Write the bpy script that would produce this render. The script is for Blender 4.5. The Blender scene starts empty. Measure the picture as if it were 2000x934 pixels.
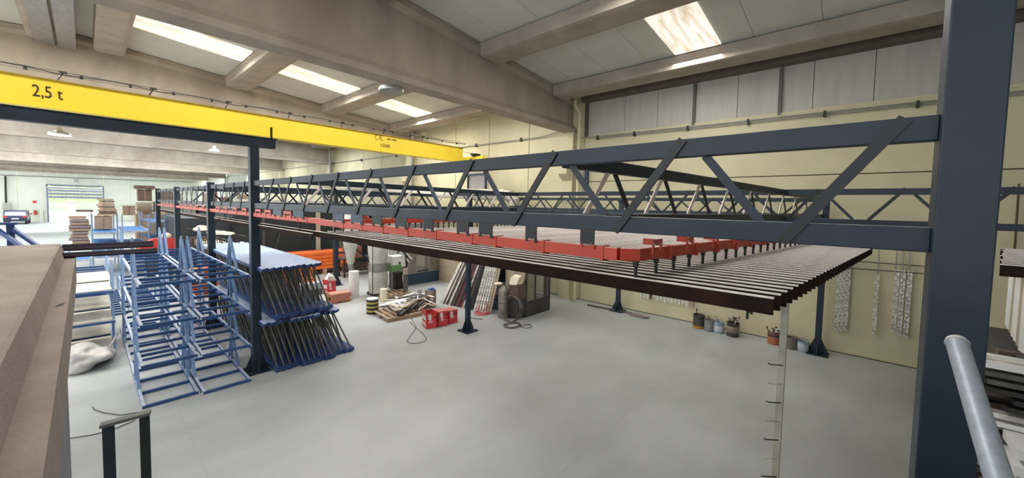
import bpy, bmesh, math, random
from mathutils import Vector, Matrix
random.seed(7)
_ORD = 'first second third fourth fifth sixth seventh eighth ninth tenth eleventh twelfth thirteenth fourteenth fifteenth sixteenth seventeenth eighteenth nineteenth twentieth'.split()
_TENS = {20: 'twenty', 30: 'thirty', 40: 'forty'}
def nth(i):
    """ordinal word of the i-th (from 0)"""
    k = i+1
    if k <= 20: return _ORD[k-1]
    if k % 10 == 0: return {30: 'thirtieth', 40: 'fortieth'}[k]
    return _TENS[k//10*10]+'-'+_ORD[k % 10-1]
PI = math.pi
sc = bpy.context.scene
COL = sc.collection

# ------------------------------------------------------------------ camera
cam_d = bpy.data.cameras.new('camera'); cam = bpy.data.objects.new('camera', cam_d); COL.objects.link(cam)
F, YAW, PITCH, ROLL, EYE = 742.0, math.radians(48.18), math.radians(2.975), math.radians(1.155), 3.3
fw = Vector((math.sin(YAW)*math.cos(PITCH), math.cos(YAW)*math.cos(PITCH), -math.sin(PITCH)))
rt = Vector((math.cos(YAW), -math.sin(YAW), 0)); up = rt.cross(fw)
r2 = rt*math.cos(ROLL) + up*math.sin(ROLL); u2 = -rt*math.sin(ROLL) + up*math.cos(ROLL)
M = Matrix((r2, u2, -fw)).transposed().to_4x4(); M.translation = Vector((0, 0, EYE))
cam.matrix_world = M
cam_d.sensor_fit = 'HORIZONTAL'; cam_d.sensor_width = 36; cam_d.lens = F/2000*36
cam_d.shift_x = 0.003; cam_d.shift_y = -0.0133
cam_d.clip_start = 0.02; cam_d.clip_end = 400
sc.camera = cam

# ------------------------------------------------------------------ world, light, exposure
w = bpy.data.worlds.new('world'); sc.world = w; w.use_nodes = True
bg = w.node_tree.nodes['Background']; bg.inputs[0].default_value = (0.90, 0.95, 1.0, 1); bg.inputs[1].default_value = 2.2
sc.view_settings.view_transform = 'Standard'; sc.view_settings.look = 'None'
sc.view_settings.exposure = 0.15; sc.view_settings.gamma = 1; sc.view_settings.use_curve_mapping = False

def area(name, loc, size, power, rot=(0, 0, 0), color=(1, 1, 1)):
    l = bpy.data.lights.new(name, 'AREA'); l.shape = 'RECTANGLE'; l.size, l.size_y = size
    l.energy = power; l.color = color
    o = bpy.data.objects.new(name, l); COL.objects.link(o); o.location = loc; o.rotation_euler = rot
    return o
# daylight lamps under the roof lights; those of the far bays are added
for yb in (3.0, 9.8, 14.2, 24.2, 34.2, 44.2, 58.0, 70.0):
    for xb in (-9, -5.5, -2, 2, 5.5, 9.2):
        area('roof_daylight', (xb, yb, 7.95-0.085*abs(xb)-0.16), (2.2, 1.1), 95 if yb < 5 else (105 if yb < 12 else 215 if yb < 20 else (210 if yb < 40 else 300)), color=(1.0, 0.985, 0.95) if yb < 20 else (0.9, 0.96, 1.0))
# fill lamps added along the unseen left side to brighten the hall
area('side_fill', (-11.6, 8, 3.2), (30, 5), 620, (0, -PI/2, 0), (0.93, 0.97, 1.0))
area('far_side_fill', (-11.6, 50, 3.2), (50, 5), 2000, (0, -PI/2, 0), (0.86, 0.93, 1.0))

sun = bpy.data.lights.new('sun', 'SUN'); sun.energy = 14; sun.angle = .02; sun.color = (1, .96, .9)
so = bpy.data.objects.new('sun', sun); COL.objects.link(so); so.rotation_euler = (math.radians(28), math.radians(-18), 0)

# ------------------------------------------------------------------ materials
MATS = {}
def mat(name, c1, c2=None, rough=0.6, metal=0.0, scale=3.0, detail=6, bump=0.0, stretch=(1, 1, 1), c3=None, emit=0, spec=0.5, bscale=None, lo=0.35, hi=0.65):
    if name in MATS: return MATS[name]
    m = bpy.data.materials.new(name); m.use_nodes = True; nt = m.node_tree; N = nt.nodes; L = nt.links
    b = N['Principled BSDF']; b.inputs['Roughness'].default_value = rough; b.inputs['Metallic'].default_value = metal
    b.inputs['Specular IOR Level'].default_value = spec
    c2 = c2 or tuple(min(1, x*0.8) for x in c1)
    tc = N.new('ShaderNodeTexCoord'); mp = N.new('ShaderNodeMapping'); mp.inputs['Scale'].default_value = stretch
    L.new(tc.outputs['Object'], mp.inputs['Vector'])
    no = N.new('ShaderNodeTexNoise'); no.inputs['Scale'].default_value = scale; no.inputs['Detail'].default_value = detail
    no.inputs['Roughness'].default_value = 0.6
    L.new(mp.outputs['Vector'], no.inputs['Vector'])
    cr = N.new('ShaderNodeValToRGB'); cr.color_ramp.elements[0].position = lo; cr.color_ramp.elements[1].position = hi
    cr.color_ramp.elements[0].color = (*c2, 1); cr.color_ramp.elements[1].color = (*c1, 1)
    L.new(no.outputs['Fac'], cr.inputs['Fac'])
    out = cr.outputs['Color']
    if c3:
        n2 = N.new('ShaderNodeTexNoise'); n2.inputs['Scale'].default_value = scale*0.28; n2.inputs['Detail'].default_value = 5
        L.new(mp.outputs['Vector'], n2.inputs['Vector'])
        r3 = N.new('ShaderNodeValToRGB'); r3.color_ramp.elements[0].position = 0.55; r3.color_ramp.elements[1].position = 0.75
        L.new(n2.outputs['Fac'], r3.inputs['Fac'])
        mx = N.new('ShaderNodeMix'); mx.data_type = 'RGBA'
        L.new(r3.outputs['Color'], mx.inputs[0]); L.new(out, mx.inputs[6]); mx.inputs[7].default_value = (*c3, 1)
        out = mx.outputs[2]
    L.new(out, b.inputs['Base Color'])
    if emit:
        L.new(out, b.inputs['Emission Color']); b.inputs['Emission Strength'].default_value = emit
    if bump:
        n3 = N.new('ShaderNodeTexNoise'); n3.inputs['Scale'].default_value = bscale or scale*6; n3.inputs['Detail'].default_value = 4
        L.new(tc.outputs['Object'], n3.inputs['Vector'])
        bp = N.new('ShaderNodeBump'); bp.inputs['Strength'].default_value = bump; bp.inputs['Distance'].default_value = 0.02
        L.new(n3.outputs['Fac'], bp.inputs['Height']); L.new(bp.outputs['Normal'], b.inputs['Normal'])
    MATS[name] = m; return m

CONC = mat('precast_concrete', (0.40, 0.345, 0.285), (0.31, 0.265, 0.215), 0.85, scale=1.6, bump=0.25, bscale=30, stretch=(1, 1, .5), c3=(0.27, 0.22, 0.175))
LEDGE = mat('ledge_concrete', (0.29, 0.24, 0.205), (0.23, 0.19, 0.16), 0.9, scale=4, bump=0.35, bscale=60, c3=(0.20, 0.165, 0.14))
ROOF = mat('roof_sheet', (0.62, 0.61, 0.56), (0.56, 0.55, 0.50), 0.7, scale=0.6)
FLOOR = mat('painted_floor', (0.44, 0.46, 0.455), (0.355, 0.37, 0.365), 0.42, scale=0.55, detail=9, bump=0.05, bscale=9, c3=(0.30, 0.31, 0.30), stretch=(1, 1.6, 1))
YWALL = mat('cream_wall_panel', (0.60, 0.55, 0.36), (0.54, 0.49, 0.32), 0.75, scale=1.3, c3=(0.47, 0.43, 0.275), bump=0.1, bscale=25)
PALE = mat('pale_wall_panel', (0.70, 0.72, 0.62), (0.64, 0.66, 0.57), 0.75, scale=0.8)
SHEET = mat('white_wall_sheet', (0.48, 0.45, 0.395), (0.43, 0.40, 0.35), 0.6, scale=2, stretch=(1, 3, .4), c3=(0.38, 0.35, 0.32))
SEAM = mat('dark_seam', (0.10, 0.09, 0.07), rough=0.9)
LINTEL = mat('lintel_concrete', (0.16, 0.125, 0.10), (0.12, 0.095, 0.075), 0.9, scale=3)
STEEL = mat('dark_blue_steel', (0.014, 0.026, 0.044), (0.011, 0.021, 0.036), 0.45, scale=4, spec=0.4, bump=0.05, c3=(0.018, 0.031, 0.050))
STEEL2 = mat('dark_brace_steel', (0.009, 0.013, 0.018), (0.007, 0.010, 0.014), 0.5, scale=6)
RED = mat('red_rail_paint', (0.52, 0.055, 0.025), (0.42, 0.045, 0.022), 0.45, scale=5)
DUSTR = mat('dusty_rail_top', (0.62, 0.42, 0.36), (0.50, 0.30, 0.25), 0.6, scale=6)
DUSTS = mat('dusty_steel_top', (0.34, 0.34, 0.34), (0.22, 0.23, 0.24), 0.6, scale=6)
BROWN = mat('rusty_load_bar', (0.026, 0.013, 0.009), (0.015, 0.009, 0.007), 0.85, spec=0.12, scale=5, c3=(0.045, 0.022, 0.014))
BARTOP = mat('coated_flange_lit_brace', (0.82, 0.74, 0.69), (0.60, 0.52, 0.47), 0.5, scale=6)
BLACK = mat('black_steel', (0.02, 0.018, 0.017), rough=0.55)
YEL = mat('crane_yellow', (0.88, 0.65, 0.045), (0.83, 0.60, 0.04), 0.4, scale=0.7)
YELD = mat('crane_flange_brown', (0.35, 0.22, 0.02), rough=0.6)  # brownish colour of the crane's top flange
TXT = mat('dark_lettering', (0.035, 0.012, 0.01), rough=0.6)
BLUE = mat('rack_blue', (0.028, 0.085, 0.235), (0.022, 0.068, 0.19), 0.4, scale=6, c3=(0.05, 0.12, 0.28))
UPR = mat('faded_upright_blue', (0.15, 0.25, 0.43), (0.10, 0.19, 0.36), 0.45, scale=7)
RACKTOP = mat('pale_rack_blue', (0.52, 0.55, 0.60), (0.26, 0.34, 0.48), 0.5, scale=7)  # whitish tone for rail tops, stacking pins and shelf edges
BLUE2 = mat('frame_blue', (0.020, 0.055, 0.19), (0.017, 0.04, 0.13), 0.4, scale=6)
FRTOP = mat('pale_blue_top', (0.36, 0.43, 0.58), (0.28, 0.36, 0.53), 0.5, scale=4)  # paler blue for the upward faces of the girder top chords
GALV = mat('galvanised_steel', (0.42, 0.41, 0.40), (0.30, 0.29, 0.28), 0.4, 0.6, scale=9)
DULL = mat('dull_grey_rod', (0.15, 0.148, 0.135), (0.075, 0.073, 0.068), 0.5, 0.3, scale=9)
WHITE = mat('white_powder', (0.78, 0.78, 0.76), (0.66, 0.66, 0.64), 0.5, scale=5)
CREAM = mat('cream_plastic', (0.78, 0.70, 0.54), (0.70, 0.62, 0.47), 0.5, scale=4)
BAG = mat('filter_cloth', (0.56, 0.55, 0.51), (0.43, 0.42, 0.39), 0.85, scale=5, bump=0.7, bscale=14)
CARD = mat('cardboard', (0.40, 0.27, 0.18), (0.33, 0.22, 0.145), 0.85, scale=4)
DCARD = mat('dark_cardboard', (0.17, 0.115, 0.085), (0.13, 0.085, 0.06), 0.85, scale=4)
WOOD = mat('pallet_wood', (0.42, 0.30, 0.20), (0.30, 0.21, 0.14), 0.8, scale=5, stretch=(1, 6, 1))
BOARD = mat('cream_board', (0.66, 0.63, 0.52), (0.58, 0.55, 0.45), 0.7, scale=2.5)
TERRA = mat('terracotta_box', (0.48, 0.19, 0.12), (0.38, 0.15, 0.10), 0.8, scale=9)
CRATE = mat('red_carton', (0.62, 0.045, 0.05), (0.54, 0.035, 0.04), 0.55, scale=4)
ORANGE = mat('orange_beam', (0.82, 0.17, 0.03), (0.68, 0.13, 0.025), 0.45, scale=4)
INOX = mat('stained_stainless', (0.34, 0.30, 0.26), (0.22, 0.19, 0.165), 0.4, 0.5, scale=4, c3=(0.15, 0.11, 0.08))
TAN = mat('tan_panel', (0.46, 0.38, 0.28), (0.36, 0.29, 0.21), 0.6, scale=3)
OVEN = mat('oven_blue_black', (0.020, 0.026, 0.030), (0.014, 0.018, 0.02), 0.5, scale=2)
BBASE = mat('booth_blue', (0.030, 0.060, 0.105), (0.022, 0.045, 0.08), 0.5, scale=4)
DGREY = mat('booth_dark_grey', (0.05, 0.048, 0.047), (0.035, 0.033, 0.032), 0.5, scale=4)
GREEN = mat('green_panel', (0.16, 0.33, 0.12), rough=0.5)
PINK = mat('pink_hose', (0.70, 0.10, 0.13), rough=0.45)
RUBBER = mat('black_rubber', (0.025, 0.025, 0.027), rough=0.6)
GHOSE = mat('grey_hose', (0.14, 0.125, 0.115), rough=0.5)
PLASTIC = mat('clear_film_pile', (0.62, 0.59, 0.56), (0.40, 0.38, 0.37), 0.35, scale=8, bump=0.9, bscale=9)
CLOTH = mat('blue_cloth', (0.05, 0.19, 0.46), (0.04, 0.15, 0.38), 0.7, scale=4)
CARP = mat('car_paint', (0.03, 0.04, 0.09), rough=0.25)
CARG = mat('car_glass', (0.02, 0.02, 0.04), rough=0.1)
PBROWN = mat('brown_profile', (0.13, 0.085, 0.07), (0.08, 0.05, 0.04), 0.5, scale=8)
MAROON = mat('maroon_profile', (0.22, 0.03, 0.05), rough=0.4)
ZWHITE = mat('scuffed_white_profile', (0.74, 0.72, 0.66), (0.36, 0.34, 0.31), 0.5, scale=14, lo=0.4, hi=0.55)
DUCT = mat('duct_metal', (0.50, 0.48, 0.44), (0.40, 0.38, 0.35), 0.45, 0.3, scale=3)
SKYL = mat('translucent_rooflight', (1.0, 0.96, 0.88), (0.66, 0.52, 0.36), 0.5, scale=1.6, emit=0.72, stretch=(.7, 5, 1), lo=0.34, hi=0.56)
SKYLF = mat('added_rooflight', (0.95, 0.98, 1.0), (0.80, 0.80, 0.78), 0.5, scale=1.5, emit=1.1, stretch=(1.0, 4, 1))
LAMPON = mat('lit_lamp', (0.95, 0.95, 1.0), rough=0.5, emit=6)
LGLASS = mat('lamp_glass', (0.26, 0.29, 0.28), (0.17, 0.19, 0.18), 0.2, scale=18)
CHROME = mat('lamp_reflector', (0.72, 0.71, 0.66), rough=0.35, metal=0.7)
HEDGE = mat('hedge_leaves', (0.26, 0.40, 0.20), (0.16, 0.27, 0.12), 0.9, scale=2, bump=1, bscale=4)
PILL = mat('brick_pillar', (0.62, 0.33, 0.27), rough=0.8)
FENCEM = mat('cyan_fence', (0.30, 0.55, 0.56), rough=0.5)
PAVE = mat('yard_paving', (0.62, 0.61, 0.60), (0.52, 0.51, 0.50), 0.8, scale=1)
BUM = mat('tin_metal', (0.30, 0.30, 0.31), (0.18, 0.18, 0.19), 0.45, 0.3, scale=9)
BUB = mat('tin_blue_label', (0.20, 0.30, 0.42), (0.36, 0.42, 0.47), 0.5, scale=7)
BUD = mat('tin_dark', (0.06, 0.055, 0.05), (0.03, 0.028, 0.026), 0.5, scale=8)
BUO = mat('tin_orange_band', (0.45, 0.20, 0.05), rough=0.5)
BUR = mat('tin_rust_red', (0.36, 0.12, 0.06), rough=0.5)
BUT = mat('tin_taupe', (0.15, 0.135, 0.11), rough=0.6)
GLASS = bpy.data.materials.new('booth_glass'); GLASS.use_nodes = True
_b = GLASS.node_tree.nodes['Principled BSDF']; _b.inputs['Base Color'].default_value = (0.35, 0.33, 0.30, 1); _b.inputs['Roughness'].default_value = 0.08
_b.inputs['Transmission Weight'].default_value = 0.0; _b.inputs['Alpha'].default_value = 0.45

# ------------------------------------------------------------------ mesh builder
class MB:
    def __init__(s): s.v = []; s.f = []; s.mi = []; s.m = 0
    def add(s, vs, fs, m=None):
        k = len(s.v); s.v += [tuple(v) for v in vs]; s.f += [tuple(i+k for i in f) for f in fs]; s.mi += [s.m if m is None else m]*len(fs)
    def box(s, x0, x1, y0, y1, z0, z1, m=None):
        if x0 > x1: x0, x1 = x1, x0
        if y0 > y1: y0, y1 = y1, y0
        if z0 > z1: z0, z1 = z1, z0
        s.add([(x0, y0, z0), (x1, y0, z0), (x1, y1, z0), (x0, y1, z0), (x0, y0, z1), (x1, y0, z1), (x1, y1, z1), (x0, y1, z1)],
              [(0, 3, 2, 1), (4, 5, 6, 7), (0, 1, 5, 4), (1, 2, 6, 5), (2, 3, 7, 6), (3, 0, 4, 7)], m)
        return s
    def bar(s, a, b, w, h, side=None, m=None):
        a = Vector(a); b = Vector(b); d = (b-a).normalized()
        side = Vector(side) if side else (Vector((0, 0, 1)) if abs(d.z) < 0.95 else Vector((1, 0, 0)))
        p = d.cross(side).normalized(); q = p.cross(d).normalized()   # w along p, h along q (towards side)
        vs = []
        for e in (a, b):
            for i, j in ((-1, -1), (1, -1), (1, 1), (-1, 1)): vs.append(e + p*(w/2*i) + q*(h/2*j))
        s.add(vs, [(0, 1, 2, 3), (7, 6, 5, 4), (0, 4, 5, 1), (1, 5, 6, 2), (2, 6, 7, 3), (3, 7, 4, 0)], m); return s
    def cyl(s, a, b, r0, r1=None, n=12, caps=True, m=None):
        r1 = r0 if r1 is None else r1
        a = Vector(a); b = Vector(b); d = (b-a).normalized()
        t = Vector((0, 0, 1)) if abs(d.z) < 0.9 else Vector((1, 0, 0))
        p = d.cross(t).normalized(); q = d.cross(p)
        vs = []
        for e, r in ((a, r0), (b, r1)):
            for i in range(n):
                t_ = 2*PI*i/n; vs.append(e + p*(r*math.cos(t_)) + q*(r*math.sin(t_)))
        fs = [(i, i+n, (i+1) % n+n, (i+1) % n) for i in range(n)]
        if caps: fs += [tuple(range(n)), tuple(reversed(range(n, 2*n)))]
        s.add(vs, fs, m); return s
    def tube(s, pts, r, n=8, closed=False, m=None):
        P = [Vector(p) for p in pts]; K = len(P); vs = []
        for i, c in enumerate(P):
            d = (P[(i+1) % K]-P[i-1]) if closed else (P[min(i+1, K-1)]-P[max(i-1, 0)])
            d.normalize(); t = Vector((0, 0, 1)) if abs(d.z) < 0.95 else Vector((1, 0, 0))
            p = d.cross(t).normalized(); q = d.cross(p)
            for j in range(n):
                t_ = 2*PI*j/n; vs.append(c + p*(r*math.cos(t_)) + q*(r*math.sin(t_)))
        fs = []
        for i in range(K if closed else K-1):
            for j in range(n):
                a, b2 = i*n+j, i*n+(j+1) % n; c, d2 = ((i+1) % K)*n+(j+1) % n, ((i+1) % K)*n+j
                fs.append((a, b2, c, d2))
        if not closed: fs += [tuple(reversed(range(n))), tuple(range((K-1)*n, K*n))]
        s.add(vs, fs, m); return s
    def lathe(s, c, prof, n=16, m=None):
        c = Vector(c); vs = []
        for r, z in prof:
            for i in range(n): vs.append(c+Vector((r*math.cos(2*PI*i/n), r*math.sin(2*PI*i/n), z)))
        fs = []
        for k in range(len(prof)-1):
            for i in range(n): fs.append((k*n+i, k*n+(i+1) % n, (k+1)*n+(i+1) % n, (k+1)*n+i))
        fs += [tuple(reversed(range(n))), tuple(range((len(prof)-1)*n, len(prof)*n))]
        s.add(vs, fs, m); return s
    def prism(s, sections, m=None):
        n = len(sections[0]); vs = [p for sec in sections for p in sec]; fs = []
        for k in range(len(sections)-1):
            for i in range(n): fs.append((k*n+i, k*n+(i+1) % n, (k+1)*n+(i+1) % n, (k+1)*n+i))
        fs += [tuple(reversed(range(n))), tuple(range((len(sections)-1)*n, len(sections)*n))]
        s.add(vs, fs, m); return s
    def build(s, name, mats, parent=None, loc=None, smooth=False, kind=None, bevel=0):
        off = Vector((0, 0, 0)); p = parent
        while p is not None: off += p.location; p = p.parent
        if parent is None and loc is None:
            xs = [v[0] for v in s.v]; ys = [v[1] for v in s.v]; zs = [v[2] for v in s.v]
            loc = ((min(xs)+max(xs))/2, (min(ys)+max(ys))/2, min(zs))
        if parent is None: off = Vector(loc)
        me = bpy.data.meshes.new(name)
        me.from_pydata([tuple(Vector(v)-off) for v in s.v], [], s.f)
        if not isinstance(mats, (list, tuple)): mats = [mats]
        for mm in mats: me.materials.append(mm)
        for i, pg in enumerate(me.polygons): pg.material_index = s.mi[i]; pg.use_smooth = smooth
        me.validate(); bm = bmesh.new(); bm.from_mesh(me); bmesh.ops.recalc_face_normals(bm, faces=bm.faces); bm.to_mesh(me); bm.free()
        o = bpy.data.objects.new(name, me); COL.objects.link(o)
        if parent: o.parent = parent
        else: o.location = off
        if kind: o['kind'] = kind
        if bevel:
            bv = o.modifiers.new('bevel', 'BEVEL'); bv.width = bevel; bv.segments = 2; bv.limit_method = 'ANGLE'
        if smooth:
            try: me.set_sharp_from_angle(angle=math.radians(40))
            except Exception: pass
        return o

def tag(o, label, cat, group=None, kind=None):
    o['label'] = label; o['category'] = cat
    if group: o['group'] = group
    if kind: o['kind'] = kind
    return o
def thing(name, loc, label, cat, group=None, kind=None):
    o = bpy.data.objects.new(name, None); COL.objects.link(o); o.location = loc; o.empty_display_size = .2
    return tag(o, label, cat, group, kind)
def part(name, src, parent, loc):
    """a further part sharing the mesh of an alike one"""
    o = src.copy(); COL.objects.link(o); o.parent = parent; o.location = loc; return o
def dup(root, loc, label=None, rotz=None):
    r = root.copy(); COL.objects.link(r); r.location = loc
    if rotz is not None: r.rotation_euler = (0, 0, rotz)
    if label: r['label'] = label
    for ch in list(root.children):
        c = ch.copy(); COL.objects.link(c); c.parent = r
        for g in list(ch.children):
            d = g.copy(); COL.objects.link(d); d.parent = c
    return r
def struct(name, mb, m, parent=None, **k):
    o = mb.build(name, m, parent, **k)
    if parent is None: o['kind'] = 'structure'
    return o
def text(s, size, mx, m, name='lettering', parent=None, depth=0.004):
    cu = bpy.data.curves.new('t', 'FONT'); cu.body = s; cu.size = size; cu.extrude = depth; cu.align_x = 'LEFT'
    t = bpy.data.objects.new('t', cu); COL.objects.link(t); bpy.context.view_layer.update()
    me = bpy.data.meshes.new_from_object(t.evaluated_get(bpy.context.evaluated_depsgraph_get()))
    bpy.data.objects.remove(t); me.transform(mx)
    if parent:
        off = Vector((0, 0, 0)); p = parent
        while p is not None: off += p.location; p = p.parent
        me.transform(Matrix.Translation(-off))
    me.materials.clear(); me.materials.append(m)
    o = bpy.data.objects.new(name, me); COL.objects.link(o)
    if parent: o.parent = parent
    return o

def roofz(x): return 8.1 - 0.085*abs(x)

# ================================================================== STRUCTURE
fl = struct('floor', MB().box(-13, 11.9, -9, 78, -0.2, 0), FLOOR)
# straight saw-cut joints in the slab
for yy in (-2.5, 2.5, 7.5, 12.5, 17.5, 27.5): MB().box(-13, 11.7, yy-.002, yy+.002, 0.0, 0.0008).build('floor_joint', mat('floor_joint_filler', (0.36, 0.37, 0.365)), fl)
for xx in (0.9, 6.2): MB().box(xx-.002, xx+.002, -9, 78, 0.0, 0.0008).build('floor_joint', MATS['floor_joint_filler'], fl)
struct('wall_added', MB().box(-13, 12.05, -9.3, -9, 0, 8.4), PALE)  # unseen end wall added behind the camera to darken the right side
struct('trim_yard', MB().box(-40, 40, 78.3, 140, -0.25, -0.05), PAVE)

# right wall: precast panels
wr = bpy.data.objects.new('wall_right', None); COL.objects.link(wr); wr['kind'] = 'structure'; wr.location = (11.75, 0, 0)
MB().box(11.90, 12.05, -9, 78, 0, 7.4).build('backing_wall', SEAM, wr)
edges = [-9, -1.9, 7.05]
for a, b in zip(edges, edges[1:]):
    for z0, z1 in ((0, 4.175), (4.195, 5.72)):
        MB().box(11.75, 11.95, a+.008, b-.008, z0, z1).build('wall_panel', YWALL, wr, bevel=.012)
ys = [7.05, 9.54, 11.76, 13.98]
while ys[-1] < 75: ys.append(ys[-1]+2.22)
ys[-1] = 78
for i, (a, b) in enumerate(zip(ys, ys[1:])):
    MB().box(11.75, 11.95, a+.012, b-.012, 0, 7.2).build('wall_panel', YWALL if a < 45 else PALE, wr, bevel=.012)
# white sheets above the wall in the near bay
seams = [-8.8, -7.7, -6.65, -5.6, -4.5, -3.45, -2.39, -1.32, -0.27, 0.80, 1.45, 2.40, 3.48, 4.55, 5.6, 6.98]
for a, b in zip(seams, seams[1:]): MB().box(11.83, 11.88, a+.006, b-.006, 5.72, 6.95).build('wall_sheet', SHEET, wr)
for y in (1.45, 3.48, 6.98): MB().box(11.74, 11.83, y-.035, y+.035, 5.72, 6.95).build('mullion', mat('grey_mullion', (0.12, 0.11, 0.10)), wr)
MB().box(11.76, 11.83, -9, 7.0, 5.72, 5.78).build('sill', YWALL, wr)
struct('trim_1', MB().box(11.55, 11.9, -9, 7.1, 6.93, 7.16), LINTEL)
MB().box(11.735, 11.75, -9, 78, 0, 0.02).build('floor_line', SEAM, wr)

# far wall with the loading door
wf = bpy.data.objects.new('wall_far', None); COL.objects.link(wf); wf['kind'] = 'structure'; wf.location = (0, 78, 0)
DX0, DX1, DZ = -3.25, 1.85, 4.85
for a, b in ((-13, -8.2), (-8.2, -5.6), (-5.6, DX0)):
    MB().box(a+.02, b-.02, 78.0 if a != -5.6 else 77.9, 78.3, 0, 7.6).build('wall_panel', PALE, wf)
for a, b in ((DX1, 4.4), (4.4, 6.9), (6.9, 9.4), (9.4, 11.9)):
    MB().box(a+.02, b-.02, 78.0 if a > 4 else 77.9, 78.3, 0, 7.6).build('wall_panel', PALE, wf)
for a, b in ((DX0, -0.7), (-0.7, DX1)): MB().box(a+.01, b-.01, 78.0, 78.3, DZ, 7.6).build('wall_panel', PALE, wf)
door = bpy.data.objects.new('door_1', None); COL.objects.link(door); door['kind'] = 'structure'; door.location = (-0.7, 77.95, 0)
fr = mat('door_frame_blue', (0.22, 0.25, 0.42))
MB().box(DX0-.02, DX0+.12, 77.85, 78.25, 0, DZ).box(DX1-.12, DX1+.02, 77.85, 78.25, 0, DZ).box(DX0, DX1, 77.85, 78.25, DZ-.08, DZ+.04).build('door_frame', fr, door)
dpan = mat('raised_door_panel', (0.50, 0.50, 0.58), (0.38, 0.38, 0.46), 0.5, scale=2)
for k in range(4):
    MB().box(DX0+.2, DX1-.2, 76.4-.9*k-.85, 76.4-.9*k, 4.30+.04*k, 4.36+.04*k).build('door_panel', dpan, door)
for k in range(3):
    MB().bar((DX0+.15, 77.75-.35*k, 3.25+.42*k), (DX1-.15, 77.75-.35*k, 3.25+.42*k), .04, .38, side=(0, -.5, .6)).build('door_panel', dpan, door)
    for j in range(14): MB().box(DX0+.3+.34*j, DX0+.33+.34*j, 77.68-.35*k, 77.72-.35*k, 3.1+.42*k, 3.42+.42*k).build('panel_rib', DGREY, door)
for x in (DX0+.15, DX1-.15): MB().bar((x, 77.8, 4.5), (x, 73, 4.6), .06, .06).build('door_track', DGREY, door)
MB().cyl((DX0+.3, 77.6, 4.7), (DX1-.3, 77.6, 4.7), .05).build('spring_shaft', DGREY, door)

# beams across the hall
def beam(y, z_end=6.0, i=0):
    hw = .225
    secs = []
    for x in (-12.5, -6, 0, 6, 11.62):
        zt = roofz(x)-.02; zb = 5.92
        secs.append([(x, y-hw, zb), (x, y+hw, zb), (x, y+hw, zb+.12), (x, y+.08, zb+.28), (x, y+.08, zt-.24), (x, y+.2, zt-.14), (x, y+.2, zt),
                     (x, y-.2, zt), (x, y-.2, zt-.14), (x, y-.08, zt-.24), (x, y-.08, zb+.28), (x, y-hw, zb+.12)])
    return struct('trim_%d' % (10+i), MB().prism(secs), CONC)
BY = [7.52, 17.4, 27.3, 37.2, 47.1, 57.0, 66.9]
for i, y in enumerate(BY): beam(y, i=i)
# pilasters under the beams
for i, y in enumerate(BY):
    c = YWALL if i < 4 else PALE
    p = struct('trim_%d' % (30+i), MB().box(11.42, 11.76, y-.225, y+.225, 0, 5.92), c, bevel=.01)
    MB().prism([[(11.10, y+.06+dy*.0, 4.42), (11.42, y+.06, 4.18), (11.42, y+.06, 4.78), (11.10, y+.06, 4.78)], [(11.10, y+.46, 4.42), (11.42, y+.46, 4.18), (11.42, y+.46, 4.78), (11.10, y+.46, 4.78)]] if False else
               [[(11.12, y-.18, 4.45), (11.44, y-.18, 4.2), (11.44, y-.18, 4.78), (11.12, y-.18, 4.78)], [(11.12, y+.18, 4.45), (11.44, y+.18, 4.2), (11.44, y+.18, 4.78), (11.12, y+.18, 4.78)]]).build('corbel', c, p)
# purlins
PX = [(10.2, 10.92), (6.95, 7.7), (3.55, 4.3), (0.3, 0.95)]
bays = [-9]+BY+[78]
n = 50
for a, b in zip(bays, bays[1:]):
    for sgn in (1, -1):
        for x0, x1 in PX:
            ya, yb = a+.2 if a > -9 else a, b-.2 if b < 78 else b
            zt = roofz(x0)-.0; zb = roofz(x0)-.36
            u0, u1 = sgn*x0, sgn*x1
            s = [[(u0, y, zb+.02), (u0+sgn*.10, y, zb), (u1-sgn*.1, y, zb), (u1, y, zb+.02), (u1+sgn*.02, y, zt-.03), (u0-sgn*.02, y, zt-.03)] for y in (ya, yb)]
            struct('trim_%d' % n, MB().prism(s), CONC); n += 1
# roof sheets
ce = bpy.data.objects.new('ceiling', None); COL.objects.link(ce); ce['kind'] = 'structure'; ce.location = (0, 0, 7.2)
def roofstrip(y0, y1, sgn):
    x0, x1 = 0, sgn*12.6
    z0, z1 = roofz(0), roofz(12.6)
    return MB().prism([[(x0, y, z0), (x1, y, z1), (x1, y, z1+.1), (x0, y, z0+.1)] for y in (y0, y1)])
y = -9.0
while y < 17:
    roofstrip(y+.004, y+1.196, 1).build('roof_panel', ROOF, ce); y += 1.2
roofstrip(y, 78.3, 1).build('roof_panel', ROOF, ce)
roofstrip(-9, 78.3, -1).build('roof_panel', ROOF, ce)
MB().box(-12.6, 12.6, -9, 78.3, 8.32, 8.4).build('roof_deck', ROOF, ce)
# rooflights; the rows in the far bays are added for the light
k = 1
for bi, (ya, yb, m_) in enumerate(((2.45, 3.5, SKYL), (9.2, 10.3, SKYL), (13.65, 14.85, SKYL), (23.8, 25, SKYLF), (33.8, 35, SKYLF), (43.8, 45, SKYLF), (53.5, 55, SKYLF), (62.5, 64, SKYLF))):
    for sgn in (1, -1):
        for xa, xb in ((.98, 3.5), (4.35, 6.9), (7.75, 10.12)):
            if ya < 5 and xa < 5 and sgn > 0: pass
            za, zb = roofz(xa)-.035, roofz(xb)-.035
            o = struct('window_%d' % k, MB().prism([[(sgn*xa, y_, za), (sgn*xb, y_, zb), (sgn*xb, y_, zb+.03), (sgn*xa, y_, za+.03)] for y_ in (ya, yb)]), m_); k += 1
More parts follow.
